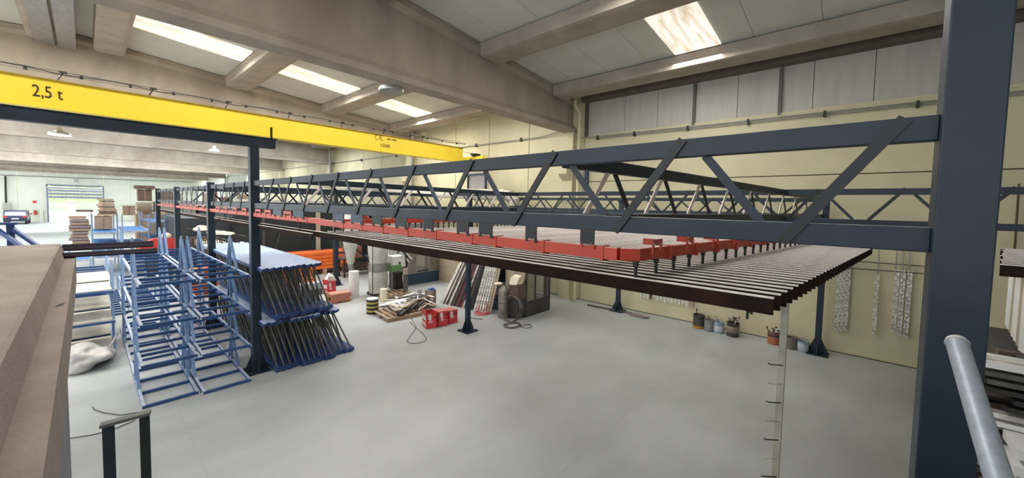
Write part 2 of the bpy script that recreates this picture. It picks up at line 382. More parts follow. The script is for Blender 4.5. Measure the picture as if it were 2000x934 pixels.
# ventilation duct along the ridge
dr = thing('ridge_duct', (-.3, 12, 7.6), 'pair of silver ducts running along the roof ridge', 'duct')
for x in (-.62, -.22): MB().box(x-.17, x+.17, 8, 17.2, 7.62, 7.9).build('duct_run', GALV, dr)

# far-side wall of the ledge the photographer stands on
SPOT = mat('dark_ledge_stain', (0.05, 0.035, 0.03))
ld = struct('trim_2', MB().prism([[(-4.0, y, 2.3), (-.085, y, 2.3), (-.085, y, 2.615), (-.165, y, 2.615), (-.197, y, 2.745), (-.215, y, 2.75), (-4.0, y, 2.75)] for y in (-2, 6.85)]), LEDGE)
MB().prism([[(-4, y, 2.6), (-.085, y, 2.6), (-.085, y, 2.62), (-4, y, 2.62)] for y in (6.85, 7.0)]).build('ledge_lip', LEDGE, ld)
rl = random.Random(3)
for k in range(9): MB().lathe((-.30-.05*k*rl.random()-.02*k, 1.6+.5*k+.2*rl.random(), 2.7495), [(.006+.008*rl.random(), 0), (.005, .0012)], 8).build('grit', SPOT, ld)
MB().prism([[(-.135, 3.62, z), (-.115, 3.66, z), (-.10, 3.72, z), (-.12, 3.70, z)] for z in (2.6205, 2.623)]).build('chip', SPOT, ld)
struct('trim_3', MB().box(-.3, -.086, -2, 3.15, 0, 2.3), mat('blue_grey_wall', (0.20, 0.20, 0.24), (0.15, 0.15, 0.18), 0.7, scale=5, stretch=(1, 1, .3)))

# ================================================================== CONVEYOR STEELWORK
def gusset_post(name, x, y, h, label, w=.15, m=STEEL, group=None):
    t = thing(name, (x, y, 0), label, 'post', group)
    MB().box(x-w/2, x+w/2, y-w/2, y+w/2, .02, h).build('shaft', m, t, bevel=.006)
    MB().box(x-.2, x+.2, y-.2, y+.2, 0, .02).build('base_plate', m, t)
    for dx, dy in ((1, 0), (-1, 0), (0, 1), (0, -1)):
        a = Vector((dx, dy, 0)); p = Vector((dy, dx, 0))*.006; c = Vector((x, y, .02))
        pts = [c+a*(w/2), c+a*.195, c+a*.195+Vector((0, 0, .04)), c+a*(w/2)+Vector((0, 0, .34))]
        MB().prism([[q-p for q in pts], [q+p for q in pts]]).build('gusset', m, t)
    for sx in (-1, 1):
        for sy in (-1, 1): MB().cyl((x+sx*.16, y+sy*.16, .02), (x+sx*.16, y+sy*.16, .05), .014, n=6).build('anchor_bolt', BLACK, t)
    return t
G = 'conveyor posts'
t = thing('steel_column', (2.145, -.305, 0), 'broad dark blue steel column in the right foreground', 'column')
MB().box(2.07, 2.22, -.378, -.232, 0, 7.0).build('shaft', STEEL, t, bevel=.005)
MB().box(2.02, 2.27, -.43, -.18, 0, .02).build('base_plate', STEEL, t)
gusset_post('conveyor_post', 2.15, 8.42, 4.3, 'tall dark blue post beside the stacked blue racks, carrying the lintel beam')
gusset_post('conveyor_post', 2.15, 12.15, 3.74, 'dark blue post behind the row of blue racks, second from the big post')
gusset_post('conveyor_post', 2.15, 17.45, 3.72, 'dark blue post further back, just before the red fork')
gusset_post('conveyor_post', 2.15, 22.6, 3.74, 'farthest dark blue post of the line beside the cardboard')
gusset_post('conveyor_post', 6.62, 7.3, 3.58, 'lone dark blue post standing on the floor beside the red cartons', w=.11)
gusset_post('conveyor_post', 11.3, .4, 3.58, 'dark blue post at the cream wall beside the paint tins', w=.12)
gusset_post('conveyor_post', 11.33, 5.38, 3.55, 'dark blue post at the cream wall behind the load bars', w=.12)
gusset_post('conveyor_post', 6.62, 15.1, 3.58, 'dark blue post in front of the orange beams', w=.13)

def truss(a, b, z0, z1, label, pitch=.815, first=.09, w=.055, h=.095, parity=1, light=False, group=None):
    """two box chords joined by flat braces on either face; a, b = plan ends"""
    A = Vector((a[0], a[1], 0)); B = Vector((b[0], b[1], 0)); L_ = (B-A).length; d = (B-A)/L_; nrm = Vector((-d.y, d.x, 0))
    t = thing('lattice_truss', tuple((A+B)/2+Vector((0, 0, z0))), label, 'truss', group)
    Z = Vector((0, 0, 1))
    bm2 = BARTOP if light else STEEL  # lit look of the back braces is put into a pale colour
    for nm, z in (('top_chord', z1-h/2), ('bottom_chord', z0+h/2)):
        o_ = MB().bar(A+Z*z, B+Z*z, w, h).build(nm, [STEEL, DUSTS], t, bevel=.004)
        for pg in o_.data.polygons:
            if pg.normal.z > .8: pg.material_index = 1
    s = first
    nf = nrm*(w/2+.006)
    while s < L_-.1:
        if s+.37*1 < L_:
            p = A+d*s+nf+Z*(z1-.004); q = A+d*(s+pitch*.45)+nf+Z*(z0+.004)
            MB().bar(p, q, .045, .012, side=nrm).build('brace', STEEL2, t)
        if s-.07-pitch*.36 > 0:
            p = A+d*(s-.10)-nf*.4+Z*(z1-h+.004); q = A+d*(s-pitch*.44)-nf*.4+Z*(z0+h-.004)
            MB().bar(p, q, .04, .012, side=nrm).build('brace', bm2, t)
        s += pitch
    return t
truss((2.145, -.232), (2.145, 8.345), 3.155, 3.67, 'near dark blue truss running from the right foreground column to the tall post')
truss((2.15, 8.50), (2.15, 12.07), 3.155, 3.67, 'dark blue truss between the tall post and the post behind it', first=.4)
truss((2.15, 12.23), (2.15, 17.37), 3.155, 3.67, 'dark blue truss above the red trolleys, between second and third post', first=.4)
truss((2.15, 17.53), (2.15, 22.52), 3.155, 3.67, 'farthest dark blue truss of the left line, beside the cartons', first=.4)
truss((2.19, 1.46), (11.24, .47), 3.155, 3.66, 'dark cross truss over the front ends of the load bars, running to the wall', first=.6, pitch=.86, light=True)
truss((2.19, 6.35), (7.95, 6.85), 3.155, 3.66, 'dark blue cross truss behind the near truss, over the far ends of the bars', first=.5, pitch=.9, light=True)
truss((8.0, -5.0), (8.0, 9.5), 3.10, 3.67, 'long dark blue truss parallel to the cream wall, seen past the foreground column', first=.49, pitch=.98)
truss((11.25, .52), (11.25, 12.5), 3.155, 3.62, 'dark blue truss close along the cream wall', first=.3, pitch=.95)
truss((2.25, 11.2), (8.5, 11.2), 3.155, 3.66, 'slender cross truss behind the filter bags', first=.4, pitch=.9)
truss((2.25, 15.2), (9.0, 15.2), 3.155, 3.66, 'farthest cross truss in front of the oven ducts', first=.4, pitch=.9)

# lintel beam carrying the enclosure
t = thing('lintel_beam', (-1.8, 8.42, 4.3), 'long dark blue steel beam resting on the tall post under the yellow crane', 'beam')
MB().box(-6, 2.5, 8.345, 8.495, 4.31, 4.485).build('beam_body', STEEL, t)
MB().box(-6, 2.53, 8.32, 8.52, 4.485, 4.497).build('top_flange', STEEL2, t)
MB().cyl((2.45, 8.42, 4.49), (2.45, 8.42, 4.72), .022).build('end_stub', STEEL2, t)

# red conveyor rail
def rail(pts, z0, z1, label, flanges=(), name='conveyor_rail', w=.075):
    t = thing(name, ((pts[0][0]+pts[-1][0])/2, (pts[0][1]+pts[-1][1])/2, z0[0]), label, 'rail')
    for (a, b, za, zb, zc, zd) in zip(pts, pts[1:], z0, z0[1:], z1, z1[1:]):
        A = Vector((a[0], a[1], 0)); B = Vector((b[0], b[1], 0)); d = (B-A).normalized(); n_ = Vector((-d.y, d.x, 0))*(w/2)
        e = d*0
        sec = []
        for P_, l_, h_ in ((A-e, za, zc), (B+e, zb, zd)):
            Z = Vector((0, 0, 1)); sec.append([P_-n_+Z*l_, P_+n_+Z*l_, P_+n_+Z*h_, P_-n_+Z*h_])
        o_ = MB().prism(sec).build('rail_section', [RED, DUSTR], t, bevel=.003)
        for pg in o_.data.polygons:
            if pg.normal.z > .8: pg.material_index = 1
    for (x, y, ax, zl, zh) in flanges:
        if ax == 'y': MB().box(x-w*.56, x+w*.56, y-.008, y+.008, zl-.012, zh+.006).build('joint_flange', RED, t)
        else: MB().box(x-.008, x+.008, y-w*.56, y+w*.56, zl-.012, zh+.006).build('joint_flange', RED, t)
    return t
plates = [1.215, 1.665, 2.12, 2.39, 2.865, 3.315, 3.78, 4.24, 4.71, 6.04, 6.95]
RX = 2.145
r1 = rail([(RX, 5.35), (RX, 1.02), (RX+.07, .93)], [2.985]*3, [3.06]*3, 'near red conveyor rail hung under the near truss',
          [(RX, y-.1, 'y', 2.985, 3.06) for y in plates if y < 5.3])
rail([(RX+.06, .95), (7.6, .36)], [2.985, 2.93], [3.06, 3.005], 'red conveyor rail crossing above the front ends of the load bars',
     [(2.145+i*.42, .94-i*.42*.107, 'x', 2.985-i*.42*.01, 3.06-i*.42*.01) for i in range(1, 11)])
rail([(RX, 23), (RX, 5.75), (RX+.02, 5.36)], [3.0]*3, [3.07]*3, 'red conveyor rail continuing left past the tall post',
     [(RX, y, 'y', 3.0, 3.07) for y in (5.75, 6.1, 6.6, 7.1, 7.6, 8.1, 8.8, 9.5, 10.3, 11, 11.8, 12.8, 13.8, 15, 16, 18, 19, 20, 21)])
rail([(2.3, 5.35), (7.6, 5.65)], [2.985, 2.97], [3.06, 3.045], 'red conveyor rail crossing above the far ends of the load bars',
     [(2.6+i*.5, 5.37+i*.5*.057, 'x', 2.98, 3.055) for i in range(0, 10)])
# hanger plates of the near truss
for i, y in enumerate(plates):
    d_ = .05 if y < 3 else (.07 if y < 4.5 else .12)
    t = thing('rail_hanger', (RX, y, 2.98), 'dark hanger plate under the near truss, '+nth(i)+' from the bend of the red rail', 'hanger', 'hanger plates along the near truss')
    hw = .05 if y < 1.9 else (.075 if y < 3 else (.10 if y < 4 else (.14 if y < 5 else .2)))
    MB().box(RX-.052, RX-.046, y-hw, y+hw, 3.070, 3.16).build('plate', STEEL2 if y < 4 else BBASE, t)
    for ya_, yb_, zl_ in ((y-hw, y-hw*.62, 3.045), (y+hw*.62, y+hw, 3.05)): MB().box(RX-.052, RX-.046, ya_, yb_, zl_, 3.070).build('clamp_leg', STEEL2 if y > 1.4 else RED, t)
    for s_ in (-1, 1): MB().cyl((RX-.058, y+s_*hw*.75, 3.075), (RX-.050, y+s_*hw*.75, 3.075), .007, n=6).build('bolt', DULL, t)
# red brackets of the crossing rail and of the left run
def red_bracket(x, y, ax, label, group, z=3.06):
    t = thing('rail_bracket', (x, y, z), label, 'bracket', group)
    if ax == 'x':
        MB().prism([[(x+u, yv, z+q) for u, q in ((-.075, -.03), (-.05, -.03), (-.05, .022), (.05, .022), (.05, -.01), (.075, -.01), (.075, .06), (-.075, .06))] for yv in (y-.05, y-.042)]).build('clamp_plate', RED, t)
        MB().box(x-.006, x+.006, y-.042, y+.042, z+.022, z+.06).build('web_plate', RED, t)
        for s_ in (-1, 1): MB().cyl((x+s_*.06, y-.058, z+.03), (x+s_*.06, y-.048, z+.03), .007, n=6).build('bolt', BARTOP, t)
    else:
        MB().prism([[(xv, y+u, z+q) for u, q in ((-.16, -.03), (-.12, -.03), (-.12, .03), (.12, .03), (.12, -.01), (.16, -.01), (.16, .075), (-.16, .075))] for xv in (x-.05, x-.042)]).build('clamp_plate', RED, t)
    return t
for i in range(9):
    x = 2.33+i*.47; red_bracket(x, .925-(x-2.2)*.107, 'x', 'small red clamp on the front crossing rail, '+nth(i)+' from the bend', 'red clamps on the front crossing rail', 3.055-(x-2.2)*.01)
for i, y in enumerate((6.5, 7.45, 8.0, 8.9, 9.6, 10.4, 11.1, 12.8, 13.6, 14.5, 15.4, 16.4, 18.2, 19.4, 20.6)):
    red_bracket(RX, y, 'y', 'red clamp on the long left rail, '+nth(i)+' from the near bars', 'red clamps on the left rail', 3.07)
for i in range(9): red_bracket(2.75+i*.55, 5.38+i*.55*.057, 'x', 'small red clamp on the far crossing rail, '+nth(i)+' from the near truss', 'red clamps on the far crossing rail', 3.055)

# brown load bars hung crosswise
def load_bar(x, y0, y1, z, label, group=None, hang=True, hw=.0125):
    t = thing('load_bar', (x, (y0+y1)/2, z-.1), label, 'load bar', group)
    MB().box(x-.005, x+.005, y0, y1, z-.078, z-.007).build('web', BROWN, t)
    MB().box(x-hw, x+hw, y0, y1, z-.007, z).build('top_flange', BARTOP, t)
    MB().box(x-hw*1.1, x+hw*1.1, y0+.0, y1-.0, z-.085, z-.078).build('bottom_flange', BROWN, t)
    if hang is not None:
        for yy, zz in ((.955-(x-2.06)*.107, 2.985-(x-2.06)*.01), (5.34+(x-2.3)*.057, 2.985))[0 if hang else 1:]:
            MB().cyl((x, yy, z), (x, yy, zz), .011, n=6).build('hanger_rod', BLACK, t)
            MB().box(x-.013, x+.013, yy-.013, yy+.013, zz-.03, zz-.002).build('trolley_wheel', BLACK, t)
    return t
NB = 38
for i in range(NB):
    x = 2.2+i*.125
    load_bar(x, .25-(x-2.2)*.107, 5.6+random.uniform(-.06, .06)+(x-2.2)*.03, 2.885-(x-2.2)*.008,
             'front brown load bar, nearest the camera, with its full dark side showing' if i == 0 else
             ('last brown load bar of the rack, nearest the cream wall' if i == NB-1 else 'brown load bar, '+nth(i)+' of the parallel rack counted from its front edge'),
             'parallel load bars in the front rack', hang=i % 2 == 0)
for i, (x, a, b) in enumerate(((2.2, 5.8, 11.4), (2.42, 5.85, 11.4), (2.2, 11.6, 17.2), (2.42, 11.6, 17.2), (2.2, 17.4, 23))):
    load_bar(x, a, b, 2.84, ['brown load bar left of the near rack, ending beside the filter cone', 'brown load bar just behind the long one left of the rack',
             'brown load bar beyond the second post, front one', 'brown load bar beyond the second post, rear one', 'farthest brown load bar by the cartons'][i], hang=None)
    for yy in (a+.5, b-.5): load = MB().cyl((x, yy, 2.84), (x, yy, 3.0), .01, n=6).build('hanger_rod', BLACK, [o for o in COL.objects if o.name.startswith('load_bar')][-1])
for i in range(14):
    x = 4.3+i*.16
    load_bar(x, -.80-i*.03-random.uniform(0, .03), -6.5, 2.96, 'brown load bar behind the broad steel column, '+nth(i)+' from the front', 'load bars behind the column', hang=None)

# ------------------------------------------------------------------ yellow crane
t = thing('overhead_crane', (0, 12.25, 5.05), 'yellow overhead travelling crane spanning the hall, marked 2,5 t', 'crane')
MB().box(-12, 10.55, 12.1, 12.4, 5.09, 5.63).build('girder', YEL, t)
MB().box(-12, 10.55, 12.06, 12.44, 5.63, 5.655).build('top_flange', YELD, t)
MB().box(-12, 10.55, 12.06, 12.44, 5.065, 5.09).build('bottom_flange', YEL, t)
MB().box(10.55, 11.1, 12.15, 12.35, 5.15, 5.28).build('girder_end', YEL, t)
MB().box(10.8, 11.1, 11.2, 13.4, 5.1, 5.3).build('end_carriage', YEL, t)
MB().box(10.75, 11.05, 11.55, 11.75, 5.3, 5.42).cyl((10.6, 11.6, 5.36), (10.75, 11.65, 5.36), .06).build('travel_motor', BLACK, t)
def M_face_minus_y(x, y, z): return Matrix.Translation((x, y, z)) @ Matrix.Rotation(PI/2, 4, 'X')
text('2,5 t', .33, M_face_minus_y(-.64, 12.095, 5.275) @ Matrix.Diagonal((.66, 1, 1, 1)), TXT, parent=t)
mb = MB()
for cx_, bar_ in ((6.70, False), (6.87, True)):
    pts = [(cx_+.075*math.cos(a), 12.096, 5.53+.075*math.sin(a)) for a in [math.radians(q) for q in range(60, 301, 20)]]
    mb.tube(pts, .009, 5)
    if bar_: mb.bar((cx_-.07, 12.096, 5.53), (cx_+.03, 12.096, 5.53), .01, .016)
mb.build('lettering', TXT, t)
text('AÑO 2000', .085, M_face_minus_y(7.06, 12.095, 5.50), TXT, parent=t)
text('12265', .15, M_face_minus_y(6.82, 12.095, 5.24), TXT, parent=t)
# festoon line
mb = MB()
for x in (-.25, 1.15, 2.62, 4.13, 5.7, 7.2, 8.85):
    MB().bar((x-.1, 12.42, 5.65), (x+.02, 12.52, 5.92), .02, .02).box(x-.04, x+.08, 12.49, 12.55, 5.90, 5.94).build('festoon_bracket', BLACK, t)
MB().tube([(-12, 12.5, 5.89), (11.1, 12.5, 5.95)], .012, 6).tube([(-12, 12.55, 5.83), (11.1, 12.55, 5.90)], .010, 6).build('festoon_rail', GALV, t)
pts = []
for i in range(0, 93):
    x = -12+i*.25; pts.append((x, 12.46, 5.85+.05*abs(math.sin(i*PI/5.9))))
MB().tube(pts, .009, 5).build('festoon_cable', BLACK, t)
for i in range(31): MB().box(-12+i*.75, -11.95+i*.75, 12.44, 12.5, 5.84, 5.90).build('cable_clip', BLACK, t)
MB().tube([(10.6, 12.5, 5.93), (10.65, 12.4, 5.6), (10.7, 12, 5.45), (10.75, 11.7, 5.42)], .008, 5).build('feed_cable', BLACK, t)

# lamps
def highbay(x, y, z, lit, label, r=.2):
    t = thing('high_bay_lamp', (x, y, z), label, 'lamp')
    MB().lathe((x, y, z), [(r, 0), (r*1.02, .015), (r*.98, .07), (r*.5, .10), (r*.3, .14)], 24).build('reflector', CHROME, t, smooth=True)
    MB().cyl((x, y, z-.012), (x, y, z), r*.97, n=24).build('lens', LAMPON if lit else LGLASS, t)
    MB().box(x-.07, x+.07, y-.07, y+.07, z+.14, z+.26).build('ballast', CREAM, t)
    MB().cyl((x, y, z+.26), (x, y, roofz(x)), .008, n=6).build('suspension', BLACK, t)
    return t
highbay(4.72, 7.9, 5.84, False, 'unlit round high bay lamp under the big concrete beam', .27)
highbay(-.5, 20.0, 5.38, True, 'bright lit round high bay lamp at the left', .27)
highbay(4.84, 26.2, 6.0, True, 'small lit high bay lamp far off, left of the tall post top', .24)

# conduits and pipes on the walls
def pipe(pts, r, m, label, clips=(), name='conduit'):
    t = thing(name, pts[0], label, 'pipe')
    MB().tube(pts, r, 8).build('pipe_run', m, t, smooth=True)
    for c in clips: MB().box(c[0]-.02, c[0]+.1, c[1]-.025, c[1]+.025, c[2]-.09, c[2]+.05).build('clip', BLACK, t)
    return t
pipe([(11.68, -3, 5.60), (11.68, 6.6, 5.70), (11.62, 7.1, 5.72), (11.34, 7.5, 5.98), (11.34, 7.72, 5.96), (11.6, 8.1, 6.0), (11.68, 9, 5.93), (11.68, 40, 6.1), (11.68, 77, 6.1)], .022, GALV,
     'grey conduit running along the top of the cream wall and around the pilaster', [(11.66, y, 5.62+.01*y) for y in (-.95, .55, 2.1, 3.6, 5.2, 6.5)]+[(11.66, y, 5.93+.003*y) for y in (9.9, 12.5, 15.5, 19, 23)])
pipe([(11.70, -3, 5.55), (11.70, 6.6, 5.64)], .012, GALV, 'thinner cable just under the conduit of the near bay')
pipe([(11.28, 7.16, 7.12), (11.28, 7.16, 6.75), (11.36, 7.02, 6.5), (11.36, 7.02, 0.05)], .06, YWALL, 'cream rainwater pipe beside the near pilaster', name='downpipe')
for i, y in enumerate((17.4, 27.3)):
    pipe([(11.3, y-.6, 7.0), (11.3, y-.6, 6.2), (11.5, y-.25, 5.6), (11.5, y-.25, .05)], .09, GALV, ['galvanised downpipe at the pilaster behind the crane', 'galvanised downpipe at the pilaster far behind the crane'][i], name='downpipe')
pipe([(11.66, -1.9, 2.22), (11.66, .4, 2.19)], .009, BLACK, 'upper thin cable on the wall behind the hanging strips')
pipe([(11.66, -1.9, 2.08), (11.66, .4, 2.01)], .009, BLACK, 'lower thin cable on the wall behind the hanging strips')
pipe([(11.68, -1.5, 2.1), (11.66, -1.42, 2.1)], .05, RUBBER, 'small round hook fitting on the wall by the column', name='wall_hook')
pipe([(11.66, -2.33, 3.9), (11.66, -2.35, 2.3)], .015, mat('rust_brown', (0.11, 0.05, 0.03)), 'brown vertical cable on the wall at the right edge')
pipe([(-13, 77.8, 5.74), (11.6, 77.8, 6.0)], .03, BLACK, 'dark cable crossing the far wall above the loading door')
pipe([(-6.43, 77.7, 5.7), (-6.47, 77.7, 2.4)], .09, BLACK, 'black vertical cable duct on the far wall above the car')

# blue framed window in the cream wall
t = thing('wall_window', (11.7, 12.45, 4.0), 'small blue framed window high in the cream wall beyond the truss', 'window')
MB().box(11.66, 11.75, 11.85, 13.05, 4.62, 4.70).box(11.66, 11.75, 11.85, 13.05, 3.85, 3.92).box(11.66, 11.75, 11.85, 11.92, 3.92, 4.62).box(11.66, 11.75, 12.98, 13.05, 3.92, 4.62).build('window_frame', BBASE, t)
MB().box(11.72, 11.74, 11.92, 12.98, 3.92, 4.62).build('pane', mat('grey_pane', (0.34, 0.31, 0.29), rough=.3), t)
t = thing('wall_box', (11.7, 6.9, 3.9), 'narrow blue and white box on the wall right of the near pilaster', 'box')
MB().box(11.66, 11.75, 6.82, 6.95, 4.0, 4.6).build('housing', BBASE, t); MB().box(11.65, 11.66, 6.84, 6.93, 4.02, 4.2).build('cover', WHITE, t)

# ================================================================== BLUE STACKING RACKS
RL, RW, RH = 5.5, .70, .64
def make_rack(x0, y0, z0, label, group=None, length=RL, bars=10, a_at=(1.28, 4.4)):
    t = thing('stacking_rack', (x0+RW/2, y0+length/2, z0), label, 'rack', group)
    for x in (x0+.02, x0+RW-.02):
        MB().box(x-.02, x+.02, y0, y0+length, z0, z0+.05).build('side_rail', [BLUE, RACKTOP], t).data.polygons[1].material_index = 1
    cb = None
    for i in range(bars):
        y = y0+.02+(length-.04)*i/(bars-1)
        if cb is None: cb = MB().box(x0+.04, x0+RW-.04, y-.02, y+.02, z0+.002, z0+.048).build('cross_bar', BLUE, t); cy = y
        else: part('cross_bar', cb, t, (0, y-cy, 0))
    for x in (x0+.02, x0+RW-.02):
        for a in a_at:
            yc = y0+a
            A = MB().bar((x, yc-.48, z0+.05), (x, yc-.03, z0+RH-.02), .04, .04, side=(1, 0, 0)).bar((x, yc+.22, z0+.05), (x, yc+.03, z0+RH-.02), .035, .035, side=(1, 0, 0))
            A.box(x-.018, x+.018, yc-.02, yc+.02, z0+.05, z0+RH-.004)
            A.build('a_upright', UPR, t)
            MB().box(x-.014, x+.014, yc-.014, yc+.014, z0+RH-.004, z0+RH+.045 if z0 > 1.8 else z0+RH-.002).build('stacking_pin', RACKTOP, t)
    for x in (x0, x0+RW-.0):
        MB().box(x-.006 if x == x0 else x-.004, x+.004 if x == x0 else x+.006, y0-.002, y0+.03, z0+.012, z0+.038).build('end_cap', WHITE, t)
    return t
lev = ['bottom', 'second', 'third', 'top']
for k in range(4): make_rack(.52, 8.08, k*RH, 'blue ladder rack, %s of the left front stack' % lev[k])
for k in range(4): make_rack(1.255, 7.98, k*RH, 'blue ladder rack, %s of the right front stack beside the tall post' % lev[k])
for k in range(3):
    r = make_rack(-.32, 11.55, k*RH, 'blue rack with cream boards, %s of the stack behind the plastic film' % ['bottom', 'middle', 'top'][k], length=4.5, bars=10, a_at=(.6, 3.6))
    for j, (ya, yb) in enumerate(((11.62, 12.75), (13.0, 14.6))):
        b = MB().box(-.9, .34, ya, yb, k*RH+.052, k*RH+.075).build('cream_board', BOARD)
        tag(b, 'cream board on the %s rack behind the film, %s one' % (['bottom', 'middle', 'top'][k], ['front', 'rear'][j]), 'board')
for k in range(3):
    make_rack(-1.15, 11.6, k*RH, 'blue rack partly hidden by the concrete ledge, %s of its stack' % ['bottom', 'middle', 'top'][k], length=4.5, bars=10, a_at=(.6, 3.6))
# slatted stand and white-ended bars further back
for i in range(2):
    make_rack(.05+.75*i, 15.2+i*.2, 0.0, ['blue rack on the floor behind the front stacks, left one', 'blue rack on the floor behind the front stacks, right one'][i], length=4.0, bars=12)

# blue lattice frames, two layers, leaning
def lattice(x, y0, y1, z0, h, lean, label, group, up=0):
    t = thing('lattice_girder', (x, (y0+y1)/2, z0), label, 'frame', group)
    xt = x-lean
    a = MB().prism([[(x-.045, y, z0), (x+.055, y, z0+.03), (x+.045, y, z0+.10), (x-.055, y, z0+.07)] for y in (y0, y1)]).build('bottom_chord', BLUE2, t)
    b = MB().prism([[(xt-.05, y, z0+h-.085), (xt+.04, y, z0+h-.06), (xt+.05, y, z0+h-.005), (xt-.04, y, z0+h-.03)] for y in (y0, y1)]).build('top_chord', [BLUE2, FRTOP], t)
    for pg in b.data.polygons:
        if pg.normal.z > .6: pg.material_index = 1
    n_ = 9; src = None
    dy = (y1-y0-.2)/n_
    for i in range(n_):
        ya = y0+.06+i*dy; yb = ya+dy*.5; yc = ya+dy
        for (p, q, zz) in ((ya, yb, 0), (yc-.05, yb+.05, 1)):
            MB().cyl((x, p, z0+.07), (xt, q, z0+h-.05), .016, n=6).build('lacing_rod', DULL, t)
    return t
yy0 = 8.05
for i in range(14):
    x = 2.42+i*.112; st = .02*math.sin(i*1.7)+(.12 if 4 <= i <= 9 else 0)-(.0 if i < 10 else .04)
    lattice(x, yy0-st*.6+random.uniform(-.02, .02), 12.6+random.uniform(-.2, .1), 0.0, 1.02, .33 if i > 8 else .2, 'blue lattice girder in the lower layer, '+nth(i)+' counted from the tall post', 'lattice frames, lower layer')
for i in range(10):
    x = 2.42+i*.112
    lattice(x, yy0+.0+random.uniform(-.05, .05), 13.6+random.uniform(-.3, .1), 1.03, 1.03, .22, 'blue lattice girder in the upper layer, '+nth(i)+' counted from the tall post', 'lattice frames, upper layer')

# plastic film pile on the floor
def blob(name, c, r, m, label, cat, seed=1, sub=4, amp=.25, squash=1, parent=None):
    bm = bmesh.new(); bmesh.ops.create_icosphere(bm, subdivisions=sub, radius=1)
    rr = random.Random(seed)
    ws = [(Vector((rr.uniform(-1, 1), rr.uniform(-1, 1), rr.uniform(-1, 1)))*rr.uniform(2, 9), rr.uniform(0, 6)) for _ in range(14)]
    for v in bm.verts:
        d = sum(math.sin(v.co.dot(a)+b)/a.length*2 for a, b in ws)
        k_ = 1+amp*d*.35
        v.co = Vector((v.co.x*r[0]*k_, v.co.y*r[1]*k_, max(v.co.z, -.75)*r[2]*k_))
    zmin = min(v.co.z for v in bm.verts)
    for v in bm.verts: v.co.z -= zmin
    me = bpy.data.meshes.new(name); bm.to_mesh(me); bm.free(); me.materials.append(m)
    for p in me.polygons: p.use_smooth = True
    o = bpy.data.objects.new(name, me); COL.objects.link(o); o.location = c
    if parent: o.parent = parent; o.location = Vector(c)-parent.location
    else: tag(o, label, cat)
    return o
t = thing('plastic_film_pile', (-.1, 10.9, 0), 'crumpled heap of whitish plastic film on the floor behind the concrete ledge', 'plastic')
blob('film_bundle', (-.12, 10.85, 0), (.42, .40, .24), PLASTIC, '', '', 3, 5, .35, parent=t)
blob('film_end', (.12, 11.15, 0), (.22, .28, .13), PLASTIC, '', '', 5, 4, .4, parent=t)
MB().tube([(.2, 11.2, .1), (.33, 11.5, .25), (.42, 11.9, .33)], .02, 6).build('film_tail', PLASTIC, t)

# dark channels lying across the ledge end
for i, (y, z, h) in enumerate(((6.93, 2.655, .075), (6.5, 2.622, .05))):
    t = thing('steel_channel', (.15, y, z), ['dark channel lying across the ledge end, rear one', 'dark channel lying across the ledge end, front one'][i], 'channel')
    MB().box(-.19, .60, y-.05, y+.05, z, z+.008).box(-.19, .60, y-.05, y-.042, z, z+h).box(-.19, .60, y+.042, y+.05, z, z+h).build('channel_body', mat('dark_violet_channel', (0.05, 0.04, 0.055), rough=.4), t)
    MB().box(-.185, .595, y-.054, y-.05, z+h*.42, z+h*.55).build('groove_line', mat('channel_edge', (0.12, 0.10, 0.13)), t)

# guard stand at the bottom left
t = thing('guard_stand', (.24, 5.55, 0), 'dark steel guard frame on the floor at the lower left', 'frame')
MB().bar((.05, 5.57, .98), (.42, 5.50, 1.0), .09, .03).build('top_bar', mat('dusty_steel', (0.13, 0.125, 0.125)), t)
MB().box(.06, .15, 5.53, 5.60, 0, .965).build('leg', STEEL, t)
MB().box(.33, .41, 5.48, 5.54, 0, .985).build('leg', STEEL2, t)
tag(MB().tube([(-.25, 7.78, .01), (.0, 7.66, .01), (.2, 7.64, .012), (.42, 7.74, .01)], .006, 5).build('loose_wire', BLACK), 'thin dark wire on the floor behind the guard frame', 'wire')
tag(MB().tube([(.0, 8.66, .03), (.03, 8.55, .01), (.1, 8.38, .01), (.28, 8.08, .01), (.5, 7.98, .01)], .006, 5).build('loose_wire', BLACK), 'thin curved wire at the foot of the left blue stack', 'wire')

# galvanised handrail stub in the right foreground
t = thing('handrail_pipe', (1.67, -.25, 2.9), 'blurred galvanised handrail pipe end in the right foreground', 'handrail')
a = Vector((1.675, -.250, 2.929)); b = Vector((1.292, -.281, 2.680)); dd = (b-a)
hr = mat('pale_galvanised', (0.36, 0.40, 0.46), (0.28, 0.32, 0.38), .45, .3, scale=40)
MB().cyl(a, a+dd*1.7, .0235, n=24).build('pipe', hr, t, smooth=True)
MB().cyl(a-dd.normalized()*.012, a, .021, .0255, n=24).build('pipe_rim', mat('whitish_weld', (.62, .62, .62)), t, smooth=True)

